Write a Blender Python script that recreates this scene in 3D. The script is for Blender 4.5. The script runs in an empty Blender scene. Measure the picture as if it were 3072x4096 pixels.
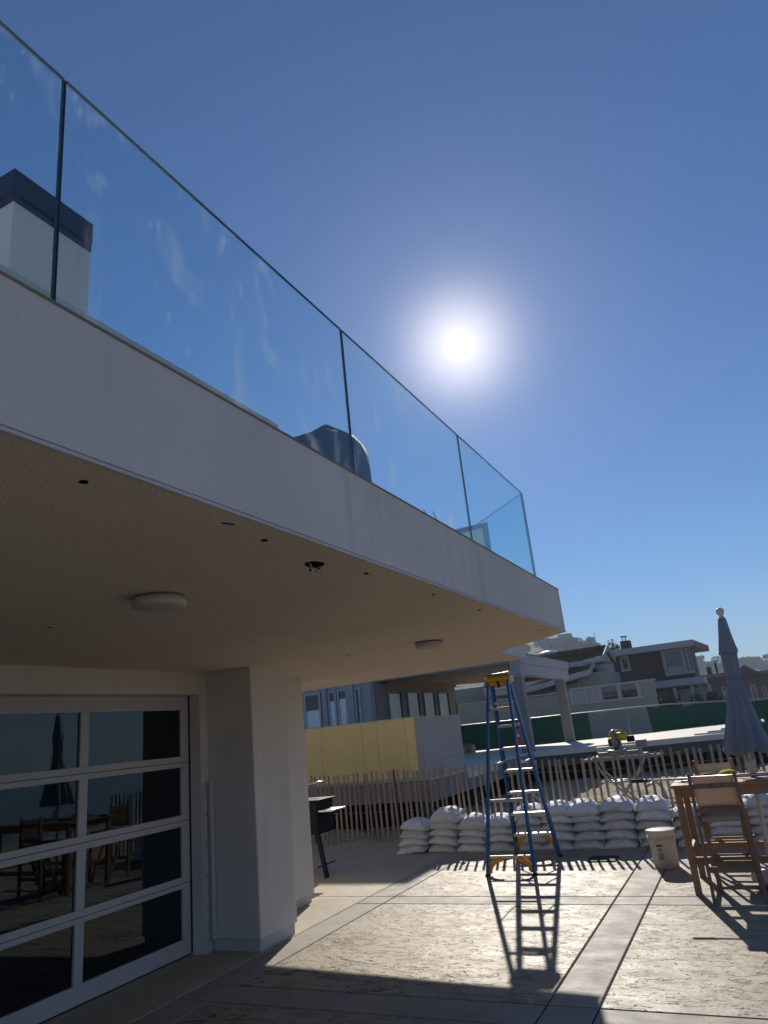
import bpy, bmesh, math, random
from mathutils import Vector, Matrix, noise

random.seed(7)
SC = bpy.context.scene
COL = SC.collection
R = math.radians
PI = math.pi

# ------------------------------------------------------------------ camera
EYE = 1.68
FPX = 2796.56                       # focal length in pixels of the 3072 x 4096 frame
PITCH, ROLL, YAW = R(17.58885), R(-5.97948), R(-24.98449)
_r = Vector((math.cos(YAW), -math.sin(YAW), 0)); _f = Vector((math.sin(YAW), math.cos(YAW), 0)); _u = Vector((0, 0, 1))
FWD = _f * math.cos(PITCH) + _u * math.sin(PITCH)
_u2 = _u * math.cos(PITCH) - _f * math.sin(PITCH)
RGT = _r * math.cos(ROLL) + _u2 * math.sin(ROLL)
UPV = _u2 * math.cos(ROLL) - _r * math.sin(ROLL)
cam = bpy.data.cameras.new('camera'); camo = bpy.data.objects.new('camera', cam); COL.objects.link(camo)
cam.sensor_fit = 'VERTICAL'; cam.sensor_height = 36.0; cam.sensor_width = 27.0
cam.lens = FPX / 4096 * 36.0
cam.clip_start = 0.05; cam.clip_end = 6000
m = Matrix((RGT, UPV, -FWD)).transposed().to_4x4(); m.translation = (0, 0, EYE)
camo.matrix_world = m
SC.camera = camo

def at(u, v, axis, val):
    """world point seen at photo pixel (u, v) on the plane axis = val"""
    d = RGT * ((u - 1536) / FPX) - UPV * ((v - 2048) / FPX) + FWD
    o = Vector((0, 0, EYE))
    return o + d * ((val - o[axis]) / d[axis])

# ------------------------------------------------------------------ sky, sun, exposure
SUN = Vector((-0.2458, 0.8297, 0.5010)).normalized()
SUN_EL = math.asin(SUN.z); SUN_AZ = math.atan2(SUN.x, SUN.y)
w = bpy.data.worlds.new('World'); SC.world = w; w.use_nodes = True
nt = w.node_tree; nt.nodes.clear()
def wn(t, **k):
    n = nt.nodes.new(t)
    for a, b in k.items(): setattr(n, a, b)
    return n
wo = wn('ShaderNodeOutputWorld'); bg = wn('ShaderNodeBackground')
sky = wn('ShaderNodeTexSky', sky_type='NISHITA', sun_disc=False)
sky.sun_elevation = SUN_EL; sky.sun_rotation = SUN_AZ
sky.altitude = 0; sky.air_density = 1.0; sky.dust_density = 0.03; sky.ozone_density = 9.5
bg.inputs['Strength'].default_value = 0.065
nt.links.new(sky.outputs[0], bg.inputs['Color'])
# the sun, its aureole and the camera's glare, painted into the sky emission
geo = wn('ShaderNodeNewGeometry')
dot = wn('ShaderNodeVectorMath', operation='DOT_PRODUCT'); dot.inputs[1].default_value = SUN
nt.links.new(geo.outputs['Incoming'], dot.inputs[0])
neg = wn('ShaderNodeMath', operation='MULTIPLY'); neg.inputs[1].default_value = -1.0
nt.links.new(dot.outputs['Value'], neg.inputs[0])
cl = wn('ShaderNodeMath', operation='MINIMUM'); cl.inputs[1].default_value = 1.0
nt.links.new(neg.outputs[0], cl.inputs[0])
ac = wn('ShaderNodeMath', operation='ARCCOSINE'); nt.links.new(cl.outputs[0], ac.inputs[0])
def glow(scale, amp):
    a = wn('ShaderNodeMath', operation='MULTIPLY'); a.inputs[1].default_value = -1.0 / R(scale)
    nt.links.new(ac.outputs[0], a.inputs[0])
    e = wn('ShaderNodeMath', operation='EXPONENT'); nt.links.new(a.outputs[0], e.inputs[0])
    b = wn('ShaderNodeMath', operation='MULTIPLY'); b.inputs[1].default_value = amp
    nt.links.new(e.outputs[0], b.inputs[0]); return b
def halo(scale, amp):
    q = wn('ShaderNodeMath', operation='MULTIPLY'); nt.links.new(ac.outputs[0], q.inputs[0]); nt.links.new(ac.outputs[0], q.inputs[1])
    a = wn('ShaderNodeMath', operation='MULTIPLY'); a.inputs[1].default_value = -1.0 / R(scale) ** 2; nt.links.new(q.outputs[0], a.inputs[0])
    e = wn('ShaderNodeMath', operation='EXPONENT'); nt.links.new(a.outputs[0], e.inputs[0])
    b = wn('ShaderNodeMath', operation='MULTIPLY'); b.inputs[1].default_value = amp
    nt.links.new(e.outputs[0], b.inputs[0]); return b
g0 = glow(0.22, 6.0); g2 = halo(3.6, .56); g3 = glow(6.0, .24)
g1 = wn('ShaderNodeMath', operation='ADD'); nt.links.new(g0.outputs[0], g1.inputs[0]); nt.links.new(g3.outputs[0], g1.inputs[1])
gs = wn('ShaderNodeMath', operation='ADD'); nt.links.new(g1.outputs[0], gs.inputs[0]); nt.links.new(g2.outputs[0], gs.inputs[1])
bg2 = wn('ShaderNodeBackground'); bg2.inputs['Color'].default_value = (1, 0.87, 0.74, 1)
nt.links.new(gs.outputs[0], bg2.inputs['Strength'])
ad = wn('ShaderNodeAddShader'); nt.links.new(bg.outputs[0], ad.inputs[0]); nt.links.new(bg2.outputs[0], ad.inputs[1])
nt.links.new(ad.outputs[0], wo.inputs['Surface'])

sl = bpy.data.lights.new('sun', 'SUN'); sl.energy = 3.7; sl.angle = R(0.53); sl.color = (1, 0.93, 0.82)
so = bpy.data.objects.new('sun', sl); COL.objects.link(so)
so.rotation_euler = SUN.to_track_quat('Z', 'Y').to_euler(); so.location = (-6, 20, 14)
SC.view_settings.view_transform = 'Standard'; SC.view_settings.look = 'None'
SC.view_settings.exposure = 0.38; SC.view_settings.gamma = 1.0; SC.view_settings.use_curve_mapping = False
SC.cycles.max_bounces = 8; SC.cycles.transparent_max_bounces = 24; SC.cycles.use_denoising = True
SC.cycles.caustics_reflective = False; SC.cycles.caustics_refractive = False

# ------------------------------------------------------------------ materials
class NB:
    def __init__(s, name):
        s.m = bpy.data.materials.new(name); s.m.use_nodes = True
        s.t = s.m.node_tree; s.t.nodes.clear()
        s.out = s.n('ShaderNodeOutputMaterial')
    def n(s, t, **k):
        n = s.t.nodes.new(t)
        for a, b in k.items():
            if a.startswith('i_'): n.inputs[a[2:].replace('_', ' ')].default_value = b
            else: setattr(n, a, b)
        return n
    def l(s, a, b): s.t.links.new(a, b)
    def math(s, op, a, b=None, c=None, clamp=False):
        n = s.n('ShaderNodeMath', operation=op, use_clamp=clamp)
        for i, x in enumerate((a, b, c)):
            if x is None: continue
            if hasattr(x, 'is_linked'): s.l(x, n.inputs[i])
            else: n.inputs[i].default_value = x
        return n.outputs[0]
    def mix(s, f, a, b):
        n = s.n('ShaderNodeMix', data_type='RGBA')
        for i, x in ((0, f), (6, a), (7, b)):
            if hasattr(x, 'is_linked'): s.l(x, n.inputs[i])
            else: n.inputs[i].default_value = x if i == 0 else (*x, 1)
        return n.outputs[2]
    def coords(s, kind='Object', scale=(1, 1, 1), rot=(0, 0, 0)):
        if kind == 'World': o = s.n('ShaderNodeNewGeometry').outputs['Position']
        else: o = s.n('ShaderNodeTexCoord').outputs[kind]
        mp = s.n('ShaderNodeMapping'); mp.inputs['Scale'].default_value = scale; mp.inputs['Rotation'].default_value = rot
        s.l(o, mp.inputs[0]); return mp.outputs[0]
    def noise(s, vec, scale, detail=3, rough=.55, dist=0):
        n = s.n('ShaderNodeTexNoise'); n.inputs['Scale'].default_value = scale; n.inputs['Detail'].default_value = detail
        n.inputs['Roughness'].default_value = rough; n.inputs['Distortion'].default_value = dist
        s.l(vec, n.inputs['Vector']); return n.outputs['Fac']
    def ramp(s, f, a, b):
        n = s.n('ShaderNodeMapRange'); n.inputs['From Min'].default_value = a; n.inputs['From Max'].default_value = b
        s.l(f, n.inputs['Value']); return n.outputs['Result']

def mat(name, c1, c2=None, rough=.6, metal=0., nscale=4, bump=0., bscale=60, stretch=(1, 1, 1), coord='Object', rand=0., spec=.5, trans=0., lo=.35, hi=.65, bdist=.01, rvar=0., streak=0.):
    b = NB(name); p = b.n('ShaderNodeBsdfPrincipled'); b.l(p.outputs[0], b.out.inputs[0])
    v = b.coords(coord, stretch)
    if c2 is None: c2 = tuple(x * .82 for x in c1)
    nz = b.noise(v, nscale, 5)
    col = b.mix(b.ramp(nz, lo, hi), c1, c2)
    if streak:
        sk = b.math('MULTIPLY', b.ramp(b.noise(b.coords('World', (5, 5, .35)), 1.6, 4, .65), .5, .78), b.ramp(b.noise(b.coords('World'), .8, 2), .4, .65))
        col = b.mix(b.math('MULTIPLY', sk, streak), col, tuple(x * .55 for x in c1))
    if rand:
        oi = b.n('ShaderNodeObjectInfo')
        hs = b.n('ShaderNodeHueSaturation'); b.l(col, hs.inputs['Color'])
        b.l(b.math('MULTIPLY_ADD', oi.outputs['Random'], 2 * rand, 1 - rand), hs.inputs['Value']); col = hs.outputs[0]
    b.l(col, p.inputs['Base Color'])
    p.inputs['Metallic'].default_value = metal
    if rvar: b.l(b.math('MULTIPLY_ADD', nz, rvar * 2, rough - rvar, clamp=True), p.inputs['Roughness'])
    else: p.inputs['Roughness'].default_value = rough
    p.inputs['Specular IOR Level'].default_value = spec
    if trans:
        tr = b.n('ShaderNodeBsdfTranslucent'); b.l(col, tr.inputs[0])
        mx = b.n('ShaderNodeMixShader'); mx.inputs[0].default_value = trans
        b.l(p.outputs[0], mx.inputs[1]); b.l(tr.outputs[0], mx.inputs[2]); b.l(mx.outputs[0], b.out.inputs[0])
    if bump:
        bn = b.n('ShaderNodeBump'); bn.inputs['Strength'].default_value = bump; bn.inputs['Distance'].default_value = bdist
        b.l(b.noise(v, bscale, 4), bn.inputs['Height']); b.l(bn.outputs[0], p.inputs['Normal'])
    return b.m

def glass_mat(name, tint, smear=0., refl=1.0, dark=None, edge=False):
    """flat pane: see-through by tint, mirror by Fresnel, optional smears of dried dirt"""
    b = NB(name)
    tr = b.n('ShaderNodeBsdfTransparent'); tr.inputs[0].default_value = (*tint, 1)
    gl = b.n('ShaderNodeBsdfGlossy'); gl.inputs['Roughness'].default_value = 0.0; gl.inputs['Color'].default_value = (.78, .92, 1, 1) if refl > 1 else (1, 1, 1, 1)
    ge = b.n('ShaderNodeNewGeometry'); dt = b.n('ShaderNodeVectorMath', operation='DOT_PRODUCT')
    b.l(ge.outputs['Normal'], dt.inputs[0]); b.l(ge.outputs['Incoming'], dt.inputs[1])
    sch = b.math('MULTIPLY_ADD', b.math('POWER', b.math('SUBTRACT', 1, b.math('ABSOLUTE', dt.outputs['Value'])), 5), .96, .04)
    mx = b.n('ShaderNodeMixShader'); b.l(b.math('MULTIPLY', sch, refl, clamp=True), mx.inputs[0])
    b.l(tr.outputs[0], mx.inputs[1]); b.l(gl.outputs[0], mx.inputs[2]); sh = mx.outputs[0]
    if smear:
        v = b.coords('World', (1, 1, .55), (R(25), 0, 0))
        a = b.ramp(b.noise(v, 3.2, 3, .6, 1.2), .54, .80)
        st = b.ramp(b.noise(b.coords('World', (1, 16, 1.4), (R(-14), 0, 0)), 2.6, 4, .7, .5), .44, .74)
        f1 = b.math('MULTIPLY', a, b.math('MULTIPLY_ADD', st, .85, .15))
        f2 = b.ramp(b.noise(b.coords('World', (1, 22, 2.5), (R(12), 0, 0)), 3.0, 2, .5, .2), .68, .74)
        f2 = b.math('MULTIPLY', f2, b.ramp(b.noise(v, 1.7, 2), .46, .58))
        f = b.math('ADD', b.math('MULTIPLY', f1, smear), b.math('MULTIPLY', f2, smear * .35), clamp=True)
        tl = b.n('ShaderNodeBsdfTranslucent'); tl.inputs[0].default_value = (.75, .8, .8, 1)
        m2 = b.n('ShaderNodeMixShader'); b.l(f, m2.inputs[0]); b.l(sh, m2.inputs[1]); b.l(tl.outputs[0], m2.inputs[2]); sh = m2.outputs[0]
    b.l(sh, b.out.inputs[0]); return b.m

def stamped_mat(name, c1, c2, stain, relief, rough):
    b = NB(name); p = b.n('ShaderNodeBsdfPrincipled'); b.l(p.outputs[0], b.out.inputs[0])
    W = lambda sc, rot=0: b.coords('World', sc, (0, 0, R(rot)))
    n3 = b.noise(W((1, 1, 1)), 90, 3); n4 = b.noise(W((1, 1, 1)), .9, 4); n5 = b.noise(W((1, 1.4, 1)), 3.0, 4, .6, .6)
    dash = None
    for sc, rot, scale, lo, hi in (((1, 2.4, 1), -38, 4.2, .612, .64), ((1, 3.0, 1), 4, 5.0, .61, .645), ((1, 2.2, 1), 44, 5.0, .62, .65), ((1, 1.8, 1), -12, 10, .635, .68)):
        d_ = b.ramp(b.noise(W(sc, rot), scale, 2.5, .55, 1.1), lo, hi)
        dash = d_ if dash is None else b.math('MAXIMUM', dash, d_)
    col = b.mix(b.ramp(n4, .35, .7), c1, c2)
    zone = b.ramp(b.noise(W((.5, 1, 1), 4), 1.25, 3), .50, .60)
    col = b.mix(b.math('MULTIPLY', dash, b.math('MULTIPLY_ADD', zone, .60, .36) if relief > .4 else b.math('MULTIPLY', zone, .3)), col, stain)
    col = b.mix(b.math('MULTIPLY', b.ramp(n5, .50, .75), .35), col, stain)
    col = b.mix(b.math('MULTIPLY', b.ramp(n3, .4, .75), .15), col, (.5, .46, .40))
    b.l(col, p.inputs['Base Color'])
    b.l(b.math('MULTIPLY_ADD', b.noise(W((1, 1.4, 1), 10), 4, 4), .4, rough - .2, clamp=True), p.inputs['Roughness'])
    p.inputs['Specular IOR Level'].default_value = .14
    h = b.math('ADD', b.math('MULTIPLY', dash, -.8), b.math('MULTIPLY', n5, 1.3))
    h = b.math('ADD', h, b.math('MULTIPLY', b.noise(W((1, 2.2, 1), -10), 14, 4, .6, .8), .30))
    h = b.math('ADD', h, b.math('MULTIPLY', n3, .08))
    bn = b.n('ShaderNodeBump'); bn.inputs['Strength'].default_value = relief; bn.inputs['Distance'].default_value = .010
    b.l(h, bn.inputs['Height']); b.l(bn.outputs[0], p.inputs['Normal'])
    return b.m

M = {}
M['stucco'] = mat('stucco', (.78, .73, .675), (.68, .635, .58), .9, nscale=.7, streak=.45, bump=.7, bscale=110, bdist=.005, spec=.25, coord='World')
M['soffit'] = mat('soffit_stucco', (.79, .69, .56), (.73, .635, .51), .9, nscale=.9, bump=.9, bscale=75, bdist=.007, spec=.2, coord='World')
M['white_trim'] = mat('white_trim', (.62, .60, .58), (.56, .545, .53), .55, nscale=2, spec=.4)
M['door_frame'] = mat('door_frame', (.56, .54, .53), (.52, .50, .49), .45, nscale=1.5, spec=.4)
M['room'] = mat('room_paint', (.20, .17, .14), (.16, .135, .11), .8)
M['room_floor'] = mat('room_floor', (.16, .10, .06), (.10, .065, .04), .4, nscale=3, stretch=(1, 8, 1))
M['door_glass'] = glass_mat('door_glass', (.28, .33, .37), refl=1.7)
M['guard_glass'] = glass_mat('guard_glass', (.89, .965, .98), smear=.55, refl=.8)
M['guard_glass_clean'] = glass_mat('guard_glass_clean', (.86, .965, .975), smear=.12, refl=.8)
M['glass_edge'] = mat('glass_edge', (.012, .03, .028), (.02, .045, .04), .3, spec=.5)
M['opal'] = mat('opal_skylight', (.85, .85, .82), (.8, .8, .78), .35, trans=.6)
M['black_metal'] = mat('black_metal', (.010, .010, .014), (.014, .014, .018), .7, nscale=6, spec=.2)
M['dark_flash'] = mat('dark_flashing', (.035, .033, .05), (.05, .046, .066), .55, metal=.3, nscale=3)
M['joint'] = mat('joint_bed', (.05, .043, .037), (.03, .027, .025), .95)
M['stamped'] = stamped_mat('stamped_concrete', (.40, .335, .255), (.33, .272, .205), (.12, .088, .058), .95, .52)
M['band'] = stamped_mat('smooth_band_concrete', (.36, .33, .29), (.30, .275, .24), (.18, .15, .125), .25, .62)
M['apron'] = stamped_mat('tan_apron_concrete', (.48, .41, .31), (.42, .355, .27), (.26, .21, .15), .3, .55)
M['sand'] = mat('sand', (.46, .375, .275), (.35, .28, .205), .95, nscale=1.3, bump=.8, bscale=9, bdist=.05, coord='World', spec=.15)
M['ladder_blue'] = mat('ladder_blue_fiberglass', (.015, .12, .36), (.012, .095, .30), .42, nscale=8)
M['ladder_yellow'] = mat('ladder_yellow_plastic', (.86, .45, .015), (.78, .39, .012), .42, nscale=9, trans=.2)
M['alu'] = mat('brushed_aluminium', (.62, .61, .60), (.52, .51, .50), .38, metal=.85, nscale=10, stretch=(1, 12, 12))
M['steel'] = mat('galvanised_steel', (.42, .43, .44), (.34, .35, .36), .45, metal=.8, nscale=10)
M['rubber'] = mat('black_rubber', (.015, .015, .016), (.025, .025, .026), .8)
M['bag'] = mat('sandbag_weave', (.86, .85, .83), (.70, .68, .65), .62, nscale=7, bump=.6, bscale=16, bdist=.03, rand=.12, stretch=(1, 2.2, 1), spec=.35)
M['picket'] = mat('weathered_lath', (.38, .315, .245), (.27, .225, .175), .9, nscale=5, stretch=(3, 3, .5), rand=.18, bump=.3, bscale=40)
M['rust'] = mat('rusty_steel', (.16, .075, .04), (.09, .05, .035), .9, nscale=30, lo=.4, hi=.6)
M['wire'] = mat('grey_wire', (.22, .21, .20), (.16, .15, .14), .6, metal=.5)
M['wood'] = mat('teak_wood', (.36, .20, .105), (.26, .14, .075), .55, nscale=5, stretch=(6, 6, 1.0), rand=.10, bump=.15, bscale=30)
M['wood_grey'] = mat('weathered_teak', (.29, .19, .125), (.20, .13, .09), .7, nscale=5, stretch=(6, 6, 1.0), rand=.08, bump=.2, bscale=30)
M['sling'] = mat('tan_sling_fabric', (.66, .50, .385), (.61, .46, .35), .85, nscale=90, trans=.36)
M['sling_pale'] = mat('pale_sling_fabric', (.60, .50, .39), (.55, .46, .36), .85, nscale=60, trans=.3)
M['umbrella'] = mat('slate_blue_canvas', (.33, .38, .46), (.285, .33, .405), .9, nscale=5, bump=.2, bscale=120, spec=.15, trans=.25)
M['white_plastic'] = mat('white_plastic', (.72, .71, .68), (.66, .65, .62), .5, nscale=3, trans=.1)
M['bucket'] = mat('bucket_plastic', (.90, .875, .80), (.86, .83, .755), .42, nscale=3, trans=.42)
M['print'] = mat('label_print', (.035, .035, .04), (.045, .045, .05), .6)
M['print_grey'] = mat('label_fine_print', (.30, .29, .27), (.36, .35, .32), .6, nscale=90, stretch=(1, 1, 3))
M['yellow_cap'] = mat('lime_yellow_cloth', (.62, .60, .05), (.52, .50, .04), .85, nscale=20)
M['black_cloth'] = mat('black_cloth', (.015, .016, .02), (.022, .022, .026), .85)
M['blue_plastic'] = mat('blue_plastic', (.03, .06, .22), (.03, .05, .18), .4)
M['chrome'] = mat('polished_tube', (.75, .76, .78), (.68, .69, .71), .22, metal=.95)
M['saw_yellow'] = mat('saw_yellow', (.62, .42, .03), (.55, .36, .03), .5)
M['saw_grey'] = mat('saw_guard_grey', (.22, .21, .20), (.17, .165, .16), .5, nscale=10)
M['saw_red'] = mat('saw_red_bag', (.14, .03, .03), (.10, .025, .025), .8)
M['yellow_wall'] = mat('yellow_sheathing', (.92, .69, .30), (.86, .635, .27), .85, nscale=1.1, rand=.03, coord='World')
M['grey_board'] = mat('grey_board', (.42, .395, .375), (.38, .36, .34), .8, nscale=1.5, coord='World')
M['skirt_tan'] = mat('tan_skirt', (.27, .23, .19), (.23, .195, .16), .85, nscale=2, coord='World')
M['skirt_blue'] = mat('blue_grey_skirt', (.22, .225, .26), (.195, .20, .235), .8, nscale=2, coord='World')
M['skirt_brown'] = mat('brown_skirt', (.11, .10, .095), (.09, .082, .078), .85, nscale=2, coord='World')
M['deck_top'] = mat('pale_deck', (.72, .67, .60), (.64, .595, .53), .75, nscale=2, stretch=(.3, 6, 1), coord='World', bump=.1)
M['lilac'] = mat('lilac_grey_paint', (.38, .38, .42), (.345, .345, .38), .7, nscale=2, coord='World')
M['taupe'] = mat('taupe_frame', (.27, .245, .24), (.24, .22, .215), .7, nscale=2, coord='World')
M['porch_ceiling'] = mat('porch_ceiling', (.34, .29, .20), (.30, .255, .175), .85, nscale=1, stretch=(1, 6, 1), coord='World')
M['pane_far'] = mat('window_glass_far', (.03, .04, .045), (.04, .05, .055), .04, spec=.8)
M['sky_blind'] = mat('window_sky_blind', (.80, .88, .86), (.74, .82, .81), .8, nscale=2)  # pale cyan puts the sky mirrored by the panes into the blind's colour
M['siding'] = mat('sage_siding', (.34, .335, .275), (.30, .295, .245), .8, nscale=2, stretch=(1, 1, 8), coord='World')
M['brown_siding'] = mat('brown_shingle', (.095, .066, .052), (.072, .05, .04), .85, nscale=3, stretch=(2, 1, 8), coord='World')
M['roof_shingle'] = mat('roof_shingle', (.13, .095, .075), (.085, .062, .05), .9, nscale=6, rand=.25)
M['roof_flat'] = mat('roof_membrane', (.20, .19, .185), (.17, .16, .155), .85, coord='World')
M['trim_far'] = mat('pale_trim', (.47, .46, .47), (.42, .41, .42), .7)
M['brick'] = mat('dark_brick', (.12, .07, .05), (.09, .055, .04), .9, nscale=14)
M['mesh_green'] = mat('green_windscreen', (.012, .060, .044), (.009, .048, .036), .85, nscale=2.5, trans=.12, coord='World', bump=.35, bscale=1.6, bdist=.25, stretch=(.6, .6, 2))
M['cone'] = mat('orange_cone', (.70, .07, .02), (.6, .06, .02), .6)
M['leaf'] = mat('leaf_dark', (.05, .062, .03), (.032, .042, .022), .8, nscale=2, trans=.2)
M['bark'] = mat('bark', (.09, .07, .055), (.07, .055, .042), .95)
M['hill'] = mat('hill_scrub', (.085, .085, .05), (.05, .056, .032), .95, nscale=.035, bump=.8, bscale=.13, bdist=5., coord='World')
M['lamp_white'] = mat('lamp_opal', (.66, .60, .55), (.60, .545, .5), .45, trans=.1)
M['cover'] = mat('charcoal_cover', (.045, .05, .065), (.06, .065, .08), .75, nscale=3, bump=.3, bscale=9, bdist=.03)
M['cream_panel'] = mat('cream_panel', (.70, .72, .52), (.66, .68, .49), .7, trans=.3)
M['grey_frame'] = mat('slate_frame', (.10, .12, .16), (.085, .10, .14), .6)
M['hole_shade'] = mat('dark_hole_shade', (.008, .007, .006), (.012, .01, .009), 1.0, spec=0)  # black for drilled holes and for the added boards under the deck
M['far_wall'] = mat('far_house_wall', (.14, .115, .095), (.115, .095, .08), .85, coord='World')
M['far_white'] = mat('far_house_pale', (.45, .44, .42), (.40, .39, .37), .8, coord='World')

def sea_mat():
    b = NB('sea_water'); p = b.n('ShaderNodeBsdfPrincipled'); b.l(p.outputs[0], b.out.inputs[0])
    p.inputs['Base Color'].default_value = (.012, .035, .05, 1); p.inputs['Roughness'].default_value = .12
    bn = b.n('ShaderNodeBump'); bn.inputs['Strength'].default_value = .6; bn.inputs['Distance'].default_value = .5
    b.l(b.noise(b.coords('World', (.35, .12, 1)), 1.0, 5), bn.inputs['Height']); b.l(bn.outputs[0], p.inputs['Normal'])
    return b.m
M['sea'] = sea_mat()

# ------------------------------------------------------------------ mesh helpers
class MB:
    def __init__(s): s.v = []; s.f = []
    def add(s, vs, fs):
        o = len(s.v); s.v += [tuple(x) for x in vs]; s.f += [tuple(i + o for i in f) for f in fs]; return s
    def box(s, x0, x1, y0, y1, z0, z1):
        vs = [(x, y, z) for z in (z0, z1) for y in (y0, y1) for x in (x0, x1)]
        return s.add(vs, [(0, 2, 3, 1), (4, 5, 7, 6), (0, 1, 5, 4), (2, 6, 7, 3), (0, 4, 6, 2), (1, 3, 7, 5)])
    def obox(s, c, sz, mt=None):
        mt = mt or Matrix.Identity(3); c = Vector(c)
        vs = [c + mt @ Vector((x * sz[0] / 2, y * sz[1] / 2, z * sz[2] / 2)) for z in (-1, 1) for y in (-1, 1) for x in (-1, 1)]
        return s.add(vs, [(0, 2, 3, 1), (4, 5, 7, 6), (0, 1, 5, 4), (2, 6, 7, 3), (0, 4, 6, 2), (1, 3, 7, 5)])
    def bar(s, a, b, w, h, side=(1, 0, 0)):
        """rectangular bar from a to b, w along side, h across"""
        a, b = Vector(a), Vector(b); d = (b - a); L = d.length; d.normalize()
        x = Vector(side); x = (x - d * x.dot(d)).normalized(); y = d.cross(x)
        return s.obox((a + b) / 2, (w, h, L), Matrix((x, y, d)).transposed())
    def tube(s, pts, r, n=8, caps=True):
        pts = [Vector(p) for p in pts]; rs = r if isinstance(r, (list, tuple)) else [r] * len(pts)
        o = len(s.v); k = len(pts); ref = None
        for i, p in enumerate(pts):
            d = (pts[min(i + 1, k - 1)] - pts[max(i - 1, 0)]).normalized()
            if ref is None:
                ref = Vector((0, 0, 1)) if abs(d.z) < .9 else Vector((1, 0, 0))
            x = (ref - d * ref.dot(d)).normalized(); y = d.cross(x); ref = x
            for j in range(n):
                a = 2 * PI * j / n; s.v.append(tuple(p + (x * math.cos(a) + y * math.sin(a)) * rs[i]))
        for i in range(k - 1):
            for j in range(n):
                s.f.append((o + i * n + j, o + i * n + (j + 1) % n, o + (i + 1) * n + (j + 1) % n, o + (i + 1) * n + j))
        if caps:
            s.f.append(tuple(o + j for j in reversed(range(n)))); s.f.append(tuple(o + (k - 1) * n + j for j in range(n)))
        return s
    def lathe(s, prof, c=(0, 0, 0), n=24, axis='z', wob=None):
        o = len(s.v); k = len(prof)
        for i, (r, z) in enumerate(prof):
            for j in range(n):
                a = 2 * PI * j / n; rr = r * (wob(a, z) if wob else 1)
                p = (rr * math.cos(a), rr * math.sin(a), z)
                if axis == 'x': p = (p[2], p[0], p[1])
                if axis == 'y': p = (p[0], p[2], p[1])
                s.v.append((c[0] + p[0], c[1] + p[1], c[2] + p[2]))
        for i in range(k - 1):
            for j in range(n):
                s.f.append((o + i * n + j, o + i * n + (j + 1) % n, o + (i + 1) * n + (j + 1) % n, o + (i + 1) * n + j))
        s.f.append(tuple(o + j for j in reversed(range(n)))); s.f.append(tuple(o + (k - 1) * n + j for j in range(n)))
        return s
    def prism(s, poly, z0, z1):
        n = len(poly)
        vs = [(x, y, z0) for x, y in poly] + [(x, y, z1) for x, y in poly]
        fs = [tuple(reversed(range(n))), tuple(range(n, 2 * n))] + [(i, (i + 1) % n, n + (i + 1) % n, n + i) for i in range(n)]
        return s.add(vs, fs)
    def sheet(s, quad, n, t, nrm):
        """a flat four-cornered slab of thickness t"""
        q = [Vector(p) for p in quad]; k = Vector(nrm).normalized() * t
        return s.add(q + [p + k for p in q], [(0, 1, 2, 3), (7, 6, 5, 4), (0, 4, 5, 1), (1, 5, 6, 2), (2, 6, 7, 3), (3, 7, 4, 0)])
    def mesh(s, name, mt, smooth=False):
        me = bpy.data.meshes.new(name); me.from_pydata(s.v, [], s.f)
        bm = bmesh.new(); bm.from_mesh(me); bmesh.ops.recalc_face_normals(bm, faces=bm.faces); bm.to_mesh(me); bm.free()
        if smooth:
            for p in me.polygons: p.use_smooth = True
        for x in (mt if isinstance(mt, (list, tuple)) else [mt]): me.materials.append(M[x])
        return me
    def build(s, name, mt, parent=None, smooth=False, bevel=0., world=True, loc=None):
        """vertices are world coordinates unless world=False (then they are in the parent's own space)"""
        off = Vector((0, 0, 0))
        if parent is not None and world:
            p = parent
            while p is not None: off += Vector(p.location); p = p.parent
        if off.length: s.v = [(a - off.x, b - off.y, c - off.z) for a, b, c in s.v]
        o = bpy.data.objects.new(name, s.mesh(name, mt, smooth)); COL.objects.link(o)
        if parent is not None: o.parent = parent
        if loc is not None: o.location = loc
        if bevel:
            bv = o.modifiers.new('bevel', 'BEVEL'); bv.width = bevel; bv.segments = 2; bv.limit_method = 'ANGLE'; bv.angle_limit = R(40)
        return o

def tag(o, label=None, cat=None, group=None, kind=None):
    if label: o['label'] = label
    if cat: o['category'] = cat
    if group: o['group'] = group
    if kind: o['kind'] = kind
    return o
def thing(name, label, cat, loc=(0, 0, 0), rz=0., group=None):
    o = bpy.data.objects.new(name, None); COL.objects.link(o); o.empty_display_size = .2
    o.location = loc; o.rotation_euler = (0, 0, rz); return tag(o, label, cat, group)
def inst(name, me, parent=None, loc=(0, 0, 0), rot=(0, 0, 0), scale=(1, 1, 1)):
    o = bpy.data.objects.new(name, me); COL.objects.link(o); o.location = loc; o.rotation_euler = rot; o.scale = scale
    if parent is not None: o.parent = parent
    return o
def box(name, mt, parent, x0, x1, y0, y1, z0, z1, bevel=0., world=True):
    return MB().box(x0, x1, y0, y1, z0, z1).build(name, mt, parent, bevel=bevel, world=world)

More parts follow.
